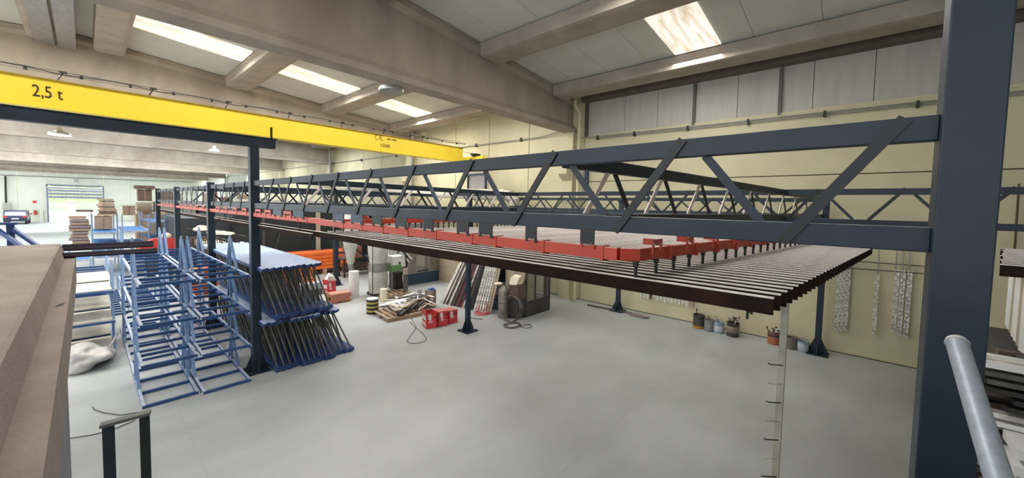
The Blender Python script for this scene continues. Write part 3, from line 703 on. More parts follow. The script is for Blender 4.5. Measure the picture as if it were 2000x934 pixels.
# ================================================================== HANGING STRIPS
def strip(x, y, z0, z1, w=.045, m=ZWHITE, label='', group=None, cat='strip', hooks=True):
    """perforated hanging strip: two edge rails with rungs and side nubs"""
    t = thing('hanging_strip', (x, y, z0), label, cat, group)
    mb = MB().box(x-.006, x+.006, y-w/2, y-w/2+w*.3, z0, z1).box(x-.006, x+.006, y+w/2-w*.3, y+w/2, z0, z1)
    z = z0
    while z < z1-.06:
        mb.box(x-.006, x+.006, y-w*.22, y+w*.22, z, z+.055)
        z += .09
    mb.build('strip_body', m, t)
    if hooks:
        mb = MB(); z = z0+.03
        while z < z1-.1:
            mb.box(x-.02, x-.006, y-w/2-.008, y-w/2+.008, z, z+.02).box(x-.02, x-.006, y+w/2-.008, y+w/2+.008, z+.05, z+.07); z += .12
        mb.build('hook', m, t, kind='stuff')
    return t
for i, y in enumerate((.10, .03, -.05)): strip(11.66, y, .52+.03*i, 2.12, .07, label='dirty white perforated strip hanging left of the foreground column, %s of three' % ['left', 'middle', 'right'][i])
strip(11.66, -.53, .57, 1.95, .06, label='single thin perforated strip hanging alone on the cream wall')
tag(MB().cyl((11.66, -.53, 1.95), (11.66, -.53, 2.5), .01, n=6).build('hanging_rod', GALV), 'thin rod above the single perforated strip', 'rod')
for i, y in enumerate((-.83, -.92, -1.02)): strip(11.66, y, .70-.03*i, 2.1, .07, label='dirty white perforated strip hanging closest to the foreground column, %s of three' % ['left', 'middle', 'right'][i])
for i, y in enumerate((-.80, -.9, -1.0)): tag(MB().cyl((11.66, y, 2.1), (11.66, y, 2.55), .013, n=6).build('hanging_rod', GALV), 'thin rod above the %s of the three strips closest to the steel column' % ['left', 'middle', 'right'][i], 'rod', 'rods above the strips')
zb = [.51, .51, .48, .49, .58, .48, .52, .47, .50, .49, .52, .48, .51, .47]
for i in range(14):
    y = 4.78-i*.105
    strip(11.66, y, zb[i]-(.0), 1.75, .055, WHITE if i != 3 else BLACK, ('black perforated strip among the white ones behind the load bars' if i == 3 else 'white perforated strip in the wall row behind the load bars, '+nth(i)+' from its left end'), None if i == 3 else 'white strips behind the load bars')
strip(11.66, 3.27, .49, 1.7, .10, mat('pinkish_strip', (.42, .30, .24)), 'pinkish brown strip at the right end of the white row')
# the strip hanging in front, with wire hooks
t = thing('hook_strip', (3.02, .27, 0), 'tall white hook strip hanging from the front load bars down past the floor line', 'strip')
MB().box(2.995, 3.045, .262, .268, .9, 2.79).box(2.995, 3.003, .268, .30, .9, 2.79).build('strip_body', mat('painted_angle', (.56, .54, .46), (.40, .38, .33), .6, scale=6), t)
for i in range(12):
    z = 2.3-i*.125
    MB().tube([(3.0, .27, z), (2.93, .33, z+.01), (2.90, .34, z+.025)], .004, 5).build('wire_hook', BLACK if i % 2 == 0 else ZWHITE, t)
t = thing('wire_comb', (2.75, .42, 2.55), 'small dark wire comb hanging under the front end of the bars', 'hanger')
for i in range(3): MB().bar((2.60+i*.13, .42, 2.66), (2.60+i*.13, .42, 2.80), .012, .012).build('prong', BLACK, t)
MB().bar((2.60, .42, 2.69), (2.98, .42, 2.69), .007, .007).bar((2.56, .42, 2.77), (2.98, .42, 2.77), .007, .007).build('cross_wire', BLACK, t)

# ================================================================== PAINT TINS
def tin(x, y, r, h, m, label, band=None, brushes=0, handle=True, seed=0):
    t = thing('paint_tin', (x, y, 0), label, 'tin')
    MB().lathe((x, y, 0), [(r*.94, 0), (r, .01), (r*.985, .04), (r, h*.33), (r*.98, h*.36), (r, h*.66), (r*.985, h*.7), (r, h-.02), (r*1.03, h-.01), (r*1.03, h), (r*.95, h), (r*.93, h-.05)], 18).build('can', m, t, smooth=True)
    if band:
        a, b, bm_ = band
        MB().lathe((x, y, 0), [(r*1.004, h*a), (r*1.012, h*a+.002), (r*1.012, h*b-.002), (r*1.004, h*b)], 18).build('label_band', bm_, t, smooth=True)
    if handle:
        MB().tube([(x+r*1.02*math.cos(a)*.3-r*.2, y+r*1.02*math.cos(a), h-.03+.10*math.sin(a)) for a in [PI*i/8 for i in range(9)]], .004, 5).build('bail_handle', DULL, t)
    rr = random.Random(seed)
    for i in range(brushes):
        a = rr.uniform(0, 2*PI); q = rr.uniform(.2, .8)*r; ln = rr.uniform(.06, .14)
        p = Vector((x+q*math.cos(a), y+q*math.sin(a), h-.08)); e = p+Vector((rr.uniform(-.08, .08), rr.uniform(-.08, .08), .08+ln))
        MB().bar(p, e, .02, .012).bar(e, e+(e-p).normalized()*.03, .04, .02, m=1).build('scrap_piece', [rr.choice([WHITE, CARD, PBROWN, BLACK]), rr.choice([WHITE, BLACK, CARD])], t)
    return t
tin(11.36, 2.98, .15, .37, BUD, 'dark paint tin with an orange band, leftmost of the wall row', (.0, .22, BUO), 1, seed=1)
tin(11.30, 2.70, .125, .31, BUM, 'plain grey metal tin second in the wall row', None, 1, seed=2)
tin(11.30, 2.46, .125, .30, BUB, 'blue and white labelled tin in the wall row', (.25, .65, mat('white_tin_label', (.55, .58, .6))), 2, seed=3)
tin(11.28, 2.13, .145, .36, BUD, 'dark tin overflowing with brushes and scraps by the wall', (.3, .75, mat('tan_tin_label', (.28, .19, .14))), 16, seed=4)
tin(11.38, 1.24, .145, .27, BUR, 'rust red tin filled with black brushes left of the hook strip', (.72, .98, BUD), 14, seed=5)
tin(11.28, .88, .125, .28, BUT, 'taupe bucket standing right of the hook strip', None, 0, seed=6)
tin(11.24, .66, .11, .25, BUB, 'white and blue tin with drip marks beside the wall post', (.2, .8, mat('drip_label', (.62, .64, .64), (.25, .3, .38), scale=12)), 0, seed=7)
text('TITAN', .06, Matrix.Translation((11.13, 2.17, .15)) @ Matrix.Rotation(-PI/2, 4, 'Z') @ Matrix.Rotation(PI/2, 4, 'X'), WHITE, parent=[o for o in COL.objects if o.get('label', '').startswith('dark tin overflowing')][0]) if False else None
# rags and bar lying at the wall foot
tag(MB().tube([(11.2, 6.4, .02), (11.3, 4.9, .02)], .03, 6).build('floor_bar', DGREY), 'dark bar lying along the wall foot by the rear post', 'bar')
tag(blob('rag', (11.2, 4.6, 0), (.1, .35, .03), mat('mauve_rag', (.22, .16, .17)), '', '', 9, 3, .5), 'mauve hose or rag lying at the wall foot', 'rag')

# ================================================================== BOOTHS AND MACHINES
t = thing('spray_booth', (9.3, 8.4, 0), 'grey spray booth with glass sides and dark plinth near the wall', 'booth')
BX0, BX1, BY0, BY1 = 8.62, 9.84, 6.98, 10.2
MB().box(BX0, BX1, BY0, BY1, 0, .46).build('plinth', DGREY, t)
MB().box(BX0-.012, BX0, BY0+.9, BY1, 0.02, .45).build('plinth_cover', BBASE, t)
MB().box(BX0, BX1, BY0, BY1, 2.35, 2.5).build('roof_slab', DGREY, t)
for x, y in ((BX0, BY0), (BX1-.06, BY0), (BX0+.42, BY0), (BX0+.92, BY0), (BX0, 7.75), (BX0, 8.62), (BX0, 9.9), (BX1-.06, 9.9)):
    MB().box(x, x+.06, y, y+.06, .46, 2.35).build('corner_post', DGREY if y == BY0 else TAN, t)
MB().box(BX0+.06, BX0+.42, BY0+.02, BY0+.04, .46, 2.35).build('side_panel', mat('olive_panel', (.24, .23, .17)), t)
MB().box(BX0+.48, BX0+.92, BY0+.02, BY0+.04, .46, 2.35).build('side_pane', GLASS, t)
MB().box(BX0+.98, BX1-.06, BY0+.02, BY0+.04, .46, 2.35).build('side_panel', mat('mauve_panel', (.14, .10, .11)), t)
MB().box(BX0+.01, BX0+.04, BY0+.06, 7.75, .46, 2.35).build('front_panel', TAN, t)
MB().box(BX0+.01, BX0+.04, 7.81, 8.62, .46, .82).build('front_panel', INOX, t)
MB().box(BX0+.01, BX0+.04, 8.68, 9.9, .46, 2.35).build('front_panel', INOX, t)
MB().box(BX0-.02, BX0+.05, 7.75, 8.66, .80, .84).box(BX0-.02, BX0+.05, 7.75, 8.66, 1.95, 2.0).build('opening_frame', TAN, t)
MB().box(BX0+.5, BX0+.55, 7.5, 9, .46, 2.35).build('inner_baffle', OVEN, t)
MB().box(BX0-.07, BX0, 7.20, 7.52, 1.42, 1.62).build('socket_box', WHITE, t)
for k_ in range(4): MB().cyl((BX0-.08, 7.28+.06*k_, 1.46+.03*(k_ % 2)), (BX0-.065, 7.28+.06*k_, 1.46+.03*(k_ % 2)), .014, n=8).build('socket', BLACK, t)
MB().tube([(BX0-.05, 7.35, 1.42), (BX0-.03, 7.36, 1.1), (BX0-.05, 7.4, .8)], .008, 5).build('socket_cable', BLACK, t)

t = thing('powder_booth', (9.3, 14.0, 0), 'second spray booth with wide window and blue plinth behind the filter bags', 'booth')
cx0, cx1, cy0, cy1 = 8.55, 10.15, 13.1, 15
MB().box(cx0, cx1, cy0, cy1, 0, .48).build('plinth', BBASE, t)
MB().box(cx0-.02, cx1+.0, cy0-.02, cy0, .46, .49).build('plinth_edge', GALV, t)
MB().box(cx0, cx1, cy0, cy1, 2.35, 2.5).build('roof_slab', GALV, t)
for a, b, m_ in ((0, .42, INOX), (1.12, 1.6, INOX)): MB().box(cx0+a, cx0+b, cy0+.0, cy0+.03, .48, 2.35).build('front_panel', m_, t)
MB().box(cx0+.42, cx0+.48, cy0-.02, cy0+.04, .48, 2.35).box(cx0+1.06, cx0+1.12, cy0-.02, cy0+.04, .48, 2.35).build('window_post', GALV, t)
MB().box(cx0+.48, cx0+1.06, cy0+.0, cy0+.01, .55, 2.35).build('pane', GLASS, t)
MB().box(cx0+.4, cx1, cy1-.1, cy1-.05, .48, 2.35).build('rear_wall', DGREY, t)
MB().box(cx0, cx0+.04, cy0, cy1, .48, 2.35).build('end_panel', INOX, t)
MB().box(10.2, 10.3, 11.2, 13.2, 0, 2.3).build('side_column', TAN, t)

# profiles leaning on the booth
cols = [ZWHITE, WHITE, PBROWN, ZWHITE, BLACK, PBROWN, ZWHITE, BLACK, PBROWN, BLACK, MAROON, PBROWN, BLACK, MAROON, BLACK, ZWHITE, BLACK, PBROWN, BLACK, BLACK, BLACK]
def leaning(x, y, tx, ty, tz, m, label, group, w=.05, nub=True):
    t = thing('leaning_profile', (x, y, 0), label, 'profile', group)
    a = Vector((x, y, 0.0)); b = Vector((tx, ty, tz))
    MB().bar(a, b, w, .018, side=(1, .3, 0)).build('profile_body', m, t)
    if nub:
        d = (b-a).normalized(); side = d.cross(Vector((1, .3, 0))).normalized(); mb = MB()
        L_ = (b-a).length; s = .06
        while s < L_-.05:
            c = a+d*s; mb.bar(c-side*(w*.5), c-side*(w*.5+.016), .03, .03); s += .085
        mb.build('notches', m, t, kind='stuff')
    return t
for i, m_ in enumerate(cols):
    f_ = i/len(cols)
    leaning(7.85+.2*f_+random.uniform(-.03, .03), 10.0-1.35*f_, 8.56, 9.35-1.0*f_-.1, 2.25, m_, {'maroon_profile': 'maroon profile leaning on the booth', 'black_steel': 'black notched profile leaning on the booth'}.get(m_.name, ('scuffed white' if m_ in (ZWHITE, WHITE) else 'brown')+' profile leaning on the booth')+', '+nth(i)+' of the row from its left end',
            {'maroon_profile': 'maroon leaning profiles', 'black_steel': 'black leaning profiles'}.get(m_.name, 'brown and white leaning profiles'), .055, i % 2 == 0 or m_ == BLACK)
for i in range(7):
    leaning(7.98+.03*i, 8.52-.085*i, 8.56, 8.28-.085*i, 2.25, ZWHITE if i < 5 else TAN, ('white perforated profile leaning right of the lone post, ' if i < 5 else 'beige profile leaning right of the lone post, ')+nth(i)+' from that post', 'white leaning profiles' if i < 5 else 'beige leaning profiles', .06)

# gas bottle with cream sack and hoses
t = thing('gas_bottle', (8.15, 7.45, 0), 'steel gas bottle with a dented cap of hoses beside the booth', 'bottle')
MB().lathe((8.15, 7.45, 0), [(.15, 0), (.155, .03), (.155, .75), (.13, .86), (.06, .93), (.05, .97)], 18).build('cylinder_body', INOX, t, smooth=True)
MB().cyl((8.15, 7.45, .97), (8.15, 7.45, 1.05), .03).build('valve', DULL, t)
MB().tube([(8.15+.155*math.cos(a), 7.45+.155*math.sin(a), .45) for a in [2*PI*i/20 for i in range(20)]], .008, 5, True).build('strap', BLACK, t)
tag(MB().prism([[(8.22, 7.02, 1.02), (8.30, 6.98, 1.24), (8.44, 7.0, 1.27), (8.58, 7.04, 1.14), (8.50, 7.03, 1.0)], [(8.18, 7.2, 1.0), (8.24, 7.2, 1.26), (8.40, 7.22, 1.30), (8.62, 7.2, 1.16), (8.5, 7.2, 1.0)], [(8.26, 7.34, 1.0), (8.3, 7.33, 1.18), (8.42, 7.34, 1.2), (8.52, 7.33, 1.1), (8.48, 7.33, 1.0)]]).build('cream_sack', CREAM, bevel=.012), 'cream coloured sack on top of the hoses at the booth corner', 'sack')
tag(blob('rag', (8.02, 7.5, 1.0), (.11, .09, .025), CREAM, '', '', 14, 3, .6), 'small beige rag on the gas bottle', 'rag')
t = thing('equipment_cart', (8.42, 7.05, 0), 'dark cart loaded with equipment behind the coiled hoses', 'cart')
MB().box(8.25, 8.6, 6.98, 7.3, .08, .6).build('cart_body', DGREY, t); MB().box(8.2, 8.58, 6.95, 7.3, .6, 1.0).build('equipment', PBROWN, t)
for s_ in (6.98, 7.3): MB().cyl((8.3, s_, .06), (8.3, s_+.04, .06), .06, n=12).build('wheel', RUBBER, t)
def coil(c, r, n, tilt, m, rad, label, seed=0, flat=False, cat='hose'):
    rr = random.Random(seed); mb = MB()
    for k_ in range(n):
        q = r*(1-.12*rr.random()); ox, oy = rr.uniform(-.05, .05), rr.uniform(-.05, .05); pts = []
        for i in range(28):
            a = 2*PI*i/28
            if flat: pts.append((c[0]+ox+q*math.cos(a), c[1]+oy+q*math.sin(a)*.8, c[2]+rad+.012*k_+.01*math.sin(3*a)))
            else: pts.append((c[0]+.03*k_-.05+.1*math.sin(a), c[1]+oy-q*math.cos(a), c[2]+q+rad+q*math.sin(a)))
        mb.tube(pts, rad, 6, True)
    return tag(mb.build('coiled_hose', m, smooth=True), label, cat)
coil((8.08, 7.05, 0), .36, 3, 0, GHOSE, .012, 'grey hose coil standing against the cart', 1)
coil((7.75, 6.75, 0), .26, 4, 0, GHOSE, .010, 'grey hose loops lying flat on the floor before the cart', 2, True)
coil((7.98, 6.45, 0), .16, 2, 0, mat('mauve_hose', (.16, .11, .12)), .007, 'small mauve loop on the floor right of the grey loops', 3, True)
coil((8.05, 8.2, 0), .26, 4, 0, PINK, .012, 'pink hose loops on the floor at the foot of the profiles', 4, True)
coil((8.1, 8.2, .02), .17, 2, 0, PINK, .010, 'pink hose arcs standing above the flat pink loops', 5, False)
tag(MB().tube([(7.35, 8.2, .02), (7.55, 7.7, .02)], .01, 5).build('floor_rod', BLACK), 'short black rod on the floor right of the lone post', 'rod')

# red powder cartons
def carton(cx_, cy_, rz, label, open_=False, sx=.34, sy=.26, h=.42):
    t = thing('red_carton', (0, 0, 0), label, 'carton')
    x0, x1, y0, y1 = -sx/2, sx/2, -sy/2, sy/2; th = .006
    mb = MB().box(x0, x1, y0, y0+th, 0, h).box(x0, x1, y1-th, y1, 0, h).box(x0, x0+th, y0, y1, 0, h).box(x1-th, x1, y0, y1, 0, h).box(x0, x1, y0, y1, 0, .01)
    mb.build('carton_body', CRATE, t)
    if open_:
        MB().bar((0, y0, h), (0, y0-.03, h+.03), sx, th, side=(0, .7, .7)).bar((x0, 0, h), (x0-.02, 0, h+.10), sy, th, side=(1, 0, .2)).bar((x1, 0, h), (x1+.06, 0, h-.03), sy, th, side=(1, 0, 1)).build('flap', CRATE, t)
        MB().box(x0+.02, x1-.02, y0+.02, y1-.02, .25, .3).build('inner_bag', DCARD, t)
    else: MB().box(x0, x1, y0, y1, h, h+.006).build('lid', mat('dusty_red_lid', (.62, .22, .20)), t)
    # printed panels on the two visible faces
    W_ = mat('print_white', (.80, .78, .76))
    MB().box(x0-.003, x0, y0+.05, y1-.04, .2, h-.08).box(x0-.003, x0, y0+.04, y1-.03, .10, .13).box(x0-.003, x0, y0+.04, y1-.03, .05, .075).build('white_print', W_, t)
    MB().box(x0-.004, x0-.003, y0+.08, y1-.08, .33, .34).box(x0-.004, x0-.003, y0+.08, y1-.08, .27, .28).build('small_print', BLACK, t)
    MB().box(x0+.05, x0+.13, y0-.003, y0, h-.16, h-.02).bar((x0+.07, y0-.002, .16), (x0+.13, y0-.002, .25), .003, .03, side=(1, 0, -1)).bar((x0+.12, y0-.002, .15), (x0+.16, y0-.002, .2), .003, .03, side=(1, 0, -1)).build('white_print', W_, t)
    MB().box(x0+.2, x0+.28, y0-.003, y0, h-.12, h-.09).build('hand_hole', BLACK, t)
    t.location = (cx_, cy_, 0); t.rotation_euler = (0, 0, rz); return t
carton(6.14, 8.31, -.35, 'open red carton with raised flap, left of the three', True, .28, .42, .40)
carton(6.44, 8.24, -.15, 'red carton with white print, middle of the three', False, .28, .36, .40)
carton(6.78, 8.24, -.05, 'red carton at the right end of the three, beside the lone post', False, .30, .34, .36)
carton(5.85, 13.9, .3, 'red carton standing by itself beside the stack of blue frames', True, .34, .26, .42)
t = thing('terracotta_crate', (5.55, 12.55, 0), 'low terracotta coloured carton on the floor by the white drum', 'carton')
MB().box(5.25, 5.9, 12.3, 12.75, 0.03, .30).build('carton_body', TERRA, t); MB().box(5.3, 5.45, 12.32, 12.73, 0, .03).box(5.7, 5.85, 12.32, 12.73, 0, .03).build('foot', WOOD, t)
MB().box(5.25, 5.9, 12.3, 12.75, .30, .31).build('lid', mat('light_terracotta', (.56, .27, .18)), t)
MB().box(5.25, 5.255, 12.42, 12.52, .1, .2).box(5.85, 5.88, 12.29, 12.3, .08, .16).build('white_sticker', WHITE, t)
tag(MB().prism([[(5.72, 13.85, .44), (5.80, 13.82, .66), (6.0, 13.84, .60), (6.08, 13.86, .44)], [(5.70, 14.05, .44), (5.86, 14.0, .74), (6.02, 14.02, .62), (6.1, 14.05, .44)], [(5.78, 14.2, .44), (5.88, 14.2, .6), (5.98, 14.2, .58), (6.05, 14.2, .44)]]).build('crumpled_paper', WHITE), 'crumpled white paper heaped on the lone red carton', 'paper')
t = thing('long_grey_case', (5.2, 14.2, 0), 'grey boxes on the floor behind the blue frames', 'box')
MB().box(4.4, 5.6, 13.9, 14.3, 0, .2).build('lower_case', DGREY, t); MB().box(4.4, 5.6, 13.95, 14.3, .2, .42).build('upper_case', mat('case_grey', (.35, .37, .40)), t)

# pallet with scrap
t = thing('wooden_pallet', (6.2, 9.8, 0), 'wooden pallet on the floor beneath the scrap', 'pallet')
def pr(px, py): # pallet plane axes
    e1 = Vector((.94, -.10, 0)).normalized(); e2 = Vector((.10, .94, 0)).normalized(); return Vector((5.5, 9.35, 0))+e1*px+e2*py
for i in range(3):
    a, b = pr(0, .05+.5*i), pr(1.45, .05+.5*i)
    MB().bar(a+Vector((0, 0, .055)), b+Vector((0, 0, .055)), .09, .075).build('bearer', WOOD, t)
    MB().bar(a+Vector((0, 0, .01)), b+Vector((0, 0, .01)), .10, .018).build('bottom_board', WOOD, t)
for i in range(9):
    a, b = pr(.05+.17*i, -.02), pr(.05+.17*i, 1.14)
    MB().bar(a+Vector((0, 0, .103)), b+Vector((0, 0, .103)), .1, .018).build('deck_board', WOOD, t)
rr = random.Random(5)
for i in range(30):
    c = pr(rr.uniform(.25, 1.75), rr.uniform(.2, 1.2)); ang = rr.uniform(-.5, .5)+(0 if rr.random() < .7 else 1.2); ln = rr.uniform(.35, .95); z = .125+.012*i*.9
    d = Vector((math.cos(ang), math.sin(ang), rr.uniform(-.06, .06)))*ln/2
    m_ = [WHITE, WHITE, CREAM, BLACK, WHITE, CARD][i % 6]
    tag(MB().bar(c-d+Vector((0, 0, z)), c+d+Vector((0, 0, z)), rr.uniform(.04, .1), .012).build('scrap_strip', m_),
        {0: 'white', 1: 'white', 2: 'cream', 3: 'black', 4: 'white', 5: 'brown'}[i % 6]+' scrap strip on the pallet heap, '+nth(i)+' from the bottom of the heap', 'scrap', {3: 'black scrap strips', 5: 'brown scrap strips', 2: 'cream scrap strips'}.get(i % 6, 'white scrap strips'))
for i in range(3):
    c = pr(.55+.28*i, .12+.1*i); o = tag(MB().bar(c+Vector((-.2, -.05, .14+.1*0+.03*i)), c+Vector((.25, .12, .27+.02*i)), .16, .05).build('black_case', BLACK), ['flat black piece at the front of the pallet heap', 'flat black piece in the middle of the pallet heap', 'flat black piece at the right of the pallet heap'][i], 'scrap')
tag(blob('white_sheet', (6.75, 11.0, 0), (.55, .12, .05), WHITE, '', '', 31, 4, .5), 'white plastic sheeting lying behind the pallet', 'plastic')

# round things
t = thing('striped_drum', (5.68, 10.5, 0), 'small drum with black and yellow rings beside the pallet', 'drum')
for i in range(7): MB().lathe((5.68, 10.5, .06*i), [(.165, 0), (.175, .01), (.175, .05), (.165, .06)], 18).build('ring', [BLACK, mat('yellow_ring', (.62, .50, .14))][i % 2], t, smooth=True)
MB().cyl((5.68, 10.5, .42), (5.68, 10.5, .45), .16, n=18).build('lid', WHITE, t)
tag(MB().cyl((6.62, 11.5, 0), (6.62, 11.5, .43), .115, n=20).build('cream_tube', CREAM, smooth=True), 'upright cream coloured roll behind the pallet', 'roll')
t = thing('metal_canister', (7.35, 9.9, 0), 'tall metal canister with a blue lid beside the red cartons', 'canister')
MB().lathe((7.35, 9.9, 0), [(.17, 0), (.18, .02), (.18, .53), (.185, .54), (.185, .56), (.16, .56)], 20).build('can', INOX, t, smooth=True); MB().box(7.25, 7.42, 9.78, 9.9, .56, .62).build('blue_lid', CLOTH, t)
t = thing('small_canister', (7.45, 10.6, 0), 'small round canister with narrow neck left of the tall one', 'canister')
MB().lathe((7.45, 10.6, 0), [(.13, 0), (.15, .03), (.15, .24), (.09, .31), (.04, .33), (.04, .38)], 18).build('can', BUM, t, smooth=True)
MB().tube([(7.35, 10.6, .33), (7.37, 10.6, .40), (7.45, 10.6, .42), (7.53, 10.6, .40), (7.55, 10.6, .33)], .008, 5).build('handle', DULL, t)
tag(MB().tube([(5.72, 8.6, .15), (5.75, 8.36, .02), (5.4, 8.05, .012), (5.08, 7.75, .012), (5.05, 7.55, .012), (5.17, 7.44, .012), (5.35, 7.42, .012), (5.48, 7.52, .012), (5.65, 7.9, .012), (5.74, 8.3, .03), (5.95, 8.9, .15)], .007, 5).build('wire_loop', BLACK, smooth=True), 'black wire loop on the floor in front of the red cartons', 'wire')
tag(MB().tube([(6.9, 11.7, .03), (7.3, 11.5, .02), (7.7, 11.1, .02), (8.0, 10.6, .02), (7.6, 10.9, .02)], .02, 6).build('floor_hose', RUBBER, smooth=True), 'black hose curving over the floor behind the canisters', 'hose')

# white drum with cyclone cone and its blue stand
t = thing('cyclone_separator', (6.3, 13.0, 0), 'white cone hopper emptying into a tall white drum on the floor', 'separator')
MB().lathe((6.2, 12.75, 0), [(.165, 0), (.17, .02), (.17, .9), (.165, .92)], 22).build('drum', WHITE, t, smooth=True)
MB().lathe((6.25, 13.1, .92), [(.07, 0), (.085, .15), (.11, .25), (.26, 1.05), (.26, 1.6)], 22).build('cone', BAG, t, smooth=True)
MB().cyl((6.22, 12.95, .90), (6.25, 13.1, 1.1), .09, n=14).build('slide_gate', DULL, t)
t = thing('blue_stand', (6.7, 15.3, 0), 'dark blue leg stand with diagonal brace behind the white drum', 'stand')
for x, y in ((6.9, 15.9), (7.45, 15.4), (7.8, 16.2)): MB().box(x-.04, x+.04, y-.04, y+.04, 0, 1.9).build('leg', STEEL, t)
MB().bar((6.9, 15.9, 1.2), (7.45, 15.4, 1.2), .06, .06).bar((7.45, 15.4, 1.45), (8.4, 15.2, .55), .07, .07).build('brace', STEEL, t)

# filter bags
def bagfilter(x, y, label, r=.30):
    t = thing('filter_bag_unit', (x, y, 0), label, 'filter')
    def bag(z0, z1, r0, seed, nm):
        rr = random.Random(seed); K, n = 14, 26; vs = []; mb = MB()
        for k_ in range(K+1):
            u = k_/K; z = z0+(z1-z0)*u; bul = 1+.10*math.sin(PI*u)+.03*math.sin(7*u+seed)
            for i in range(n):
                a = 2*PI*i/n; q = r0*bul*(1+.035*math.sin(5*a+seed+3*u)+.02*rr.uniform(-1, 1)); vs.append((x+q*math.cos(a), y+q*math.sin(a), z))
        fs = [(k_*n+i, k_*n+(i+1) % n, (k_+1)*n+(i+1) % n, (k_+1)*n+i) for k_ in range(K) for i in range(n)]
        fs += [tuple(reversed(range(n))), tuple(range(K*n, (K+1)*n))]
        mb.add(vs, fs); mb.build(nm, BAG, t, smooth=True)
    bag(.08, .86, r*.98, 2, 'lower_bag'); bag(1.16, 2.15, r, 4, 'upper_bag')
    MB().cyl((x, y, .86), (x, y, 1.16), r*1.06, n=26).build('metal_ring', GALV, t, smooth=True)
    MB().box(x-.3, x+.45, y-.12, y+.12, .9, 1.12).build('fan_duct', GALV, t)
    MB().cyl((x, y, .03), (x, y, .08), r*.95, n=20).build('base_tray', RUBBER, t)
    for s_ in (-1, 1): MB().cyl((x-.22, y+s_*.25, .05), (x-.22, y+s_*.25+.04, .05), .05, n=10).build('castor', RUBBER, t)
    MB().cyl((x-.30, y-.16, .05), (x-.30, y-.16, 1.9), .012, n=6).build('support_rod', DULL, t)
    return t
bagfilter(7.0, 12.55, 'dust extractor with tall grey cloth bags, front one', .31)
bagfilter(8.15, 13.35, 'dust extractor with cloth bags, partly hidden beside the booth', .26)
t = thing('powder_machine', (7.9, 12.7, 0), 'white and green powder machine with hoses between the dust extractors', 'machine')
MB().box(7.45, 8.0, 12.3, 12.8, .95, 1.35).build('control_cabinet', WHITE, t); MB().box(7.35, 7.75, 12.2, 12.5, .82, 1.04).build('green_hopper', GREEN, t)
MB().box(7.7, 7.76, 12.28, 12.31, 1.06, 1.14).build('switch', BLACK, t)
for x, y in ((7.4, 12.3), (8.05, 12.3), (7.4, 12.9), (8.05, 12.9)): MB().bar((x, y, 0), (x, y, .95), .05, .05).build('leg', GALV, t)
MB().bar((7.4, 12.3, 1.9), (8.1, 12.25, 1.1), .05, .05).bar((7.6, 12.4, 1.9), (8.2, 12.2, 1.2), .05, .05).build('brace', WHITE, t)
MB().tube([(7.9+.09*math.cos(a), 12.2, .55+.23*math.sin(a)) for a in [2*PI*i/20 for i in range(20)]], .028, 8, True).build('white_hose', WHITE, t, smooth=True)
MB().tube([(7.5, 12.1, 1.5), (7.62, 12.0, 1.7), (7.75, 11.95, 1.5), (7.78, 11.95, 1.0), (7.75, 11.95, .15)], .025, 8).build('black_hose', RUBBER, t, smooth=True)
MB().box(7.6, 8.05, 12.4, 12.8, .1, .7).build('blower', BLACK, t)
MB().cyl((7.7, 11.85, .75), (7.7, 11.85, .95), .1, n=14).build('round_pot', mat('tan_pot', (.42, .33, .25)), t)
MB().box(7.64, 7.76, 11.8, 11.92, .05, .75).build('pot_stand', DULL, t)
t = thing('wooden_pallet', (7.3, 12.1, 0), 'second pallet under the dust extractor machine', 'pallet')
for i in range(5): MB().bar((6.9+.2*i, 11.75, .1), (6.95+.2*i, 12.45, .1), .1, .02).build('deck_board', WOOD, t)
for i in range(3): MB().bar((6.8, 11.8+.3*i, .045), (7.85, 11.75+.3*i, .045), .08, .08).build('bearer', WOOD, t)
t = thing('workbench', (8.6, 16.5, 0), 'cluttered workbench behind the dust extractor', 'bench')
MB().box(7.4, 9.2, 16.2, 16.9, .8, .85).build('top', DGREY, t)
for x in (7.5, 9.1):
    for y in (16.3, 16.8): MB().box(x-.03, x+.03, y-.03, y+.03, 0, .8).build('leg', BLACK, t)
MB().box(7.6, 8.3, 16.3, 16.7, .85, 1.35).build('toolbox', mat('brown_red_case', (.28, .10, .07)), t)
MB().box(7.5, 8.8, 16.4, 16.8, .2, .24).box(7.6, 8.6, 16.4, 16.8, .24, .55).build('lower_shelf', PBROWN, t)

# orange beams
ro = random.Random(9)
for lz in range(5):
    for j in range(6):
        x0 = 5.9+ro.uniform(-.15, .1); y = 17.75+.16*j
        tag(MB().box(x0, x0+2.75+ro.uniform(-.1, .1), y, y+.13, .25+.16*lz, .25+.16*lz+.14).build('orange_beam', ORANGE if ro.random() < .9 else DULL, bevel=.008), 'orange beam before the dark oven, '+nth(lz)+' layer up, '+nth(j)+' from the front', 'beam', 'stacked orange beams')
for x in (6.2, 7.2, 8.2): tag(MB().box(x, x+.14, 17.7, 18.7, 0, .25).build('timber_bearer', WOOD), 'timber bearer under the orange beams, %s one' % {6.2: 'left', 7.2: 'middle', 8.2: 'right'}[x], 'bearer', 'bearers under the orange beams')
for k_ in range(5):
    for j in range(3): tag(MB().box(4.2+.02*j, 6.0, 15.6+.14*j, 15.72+.14*j, .1+.17*k_, .23+.17*k_).build('orange_beam', ORANGE, bevel=.006), 'orange beam seen through the blue girders, '+nth(k_)+' layer up, '+nth(j)+' from the front', 'beam', 'orange beams behind the frames')
for k_ in range(6):
    for j in range(4): tag(MB().box(1.9+.02*j, 3.4, 14.5+.14*j, 14.62+.14*j, .3+.16*k_, .42+.16*k_).build('orange_beam', ORANGE, bevel=.006), 'orange beam behind the right blue rack stack, '+nth(k_)+' layer up, '+nth(j)+' in', 'beam', 'orange beams behind the racks')

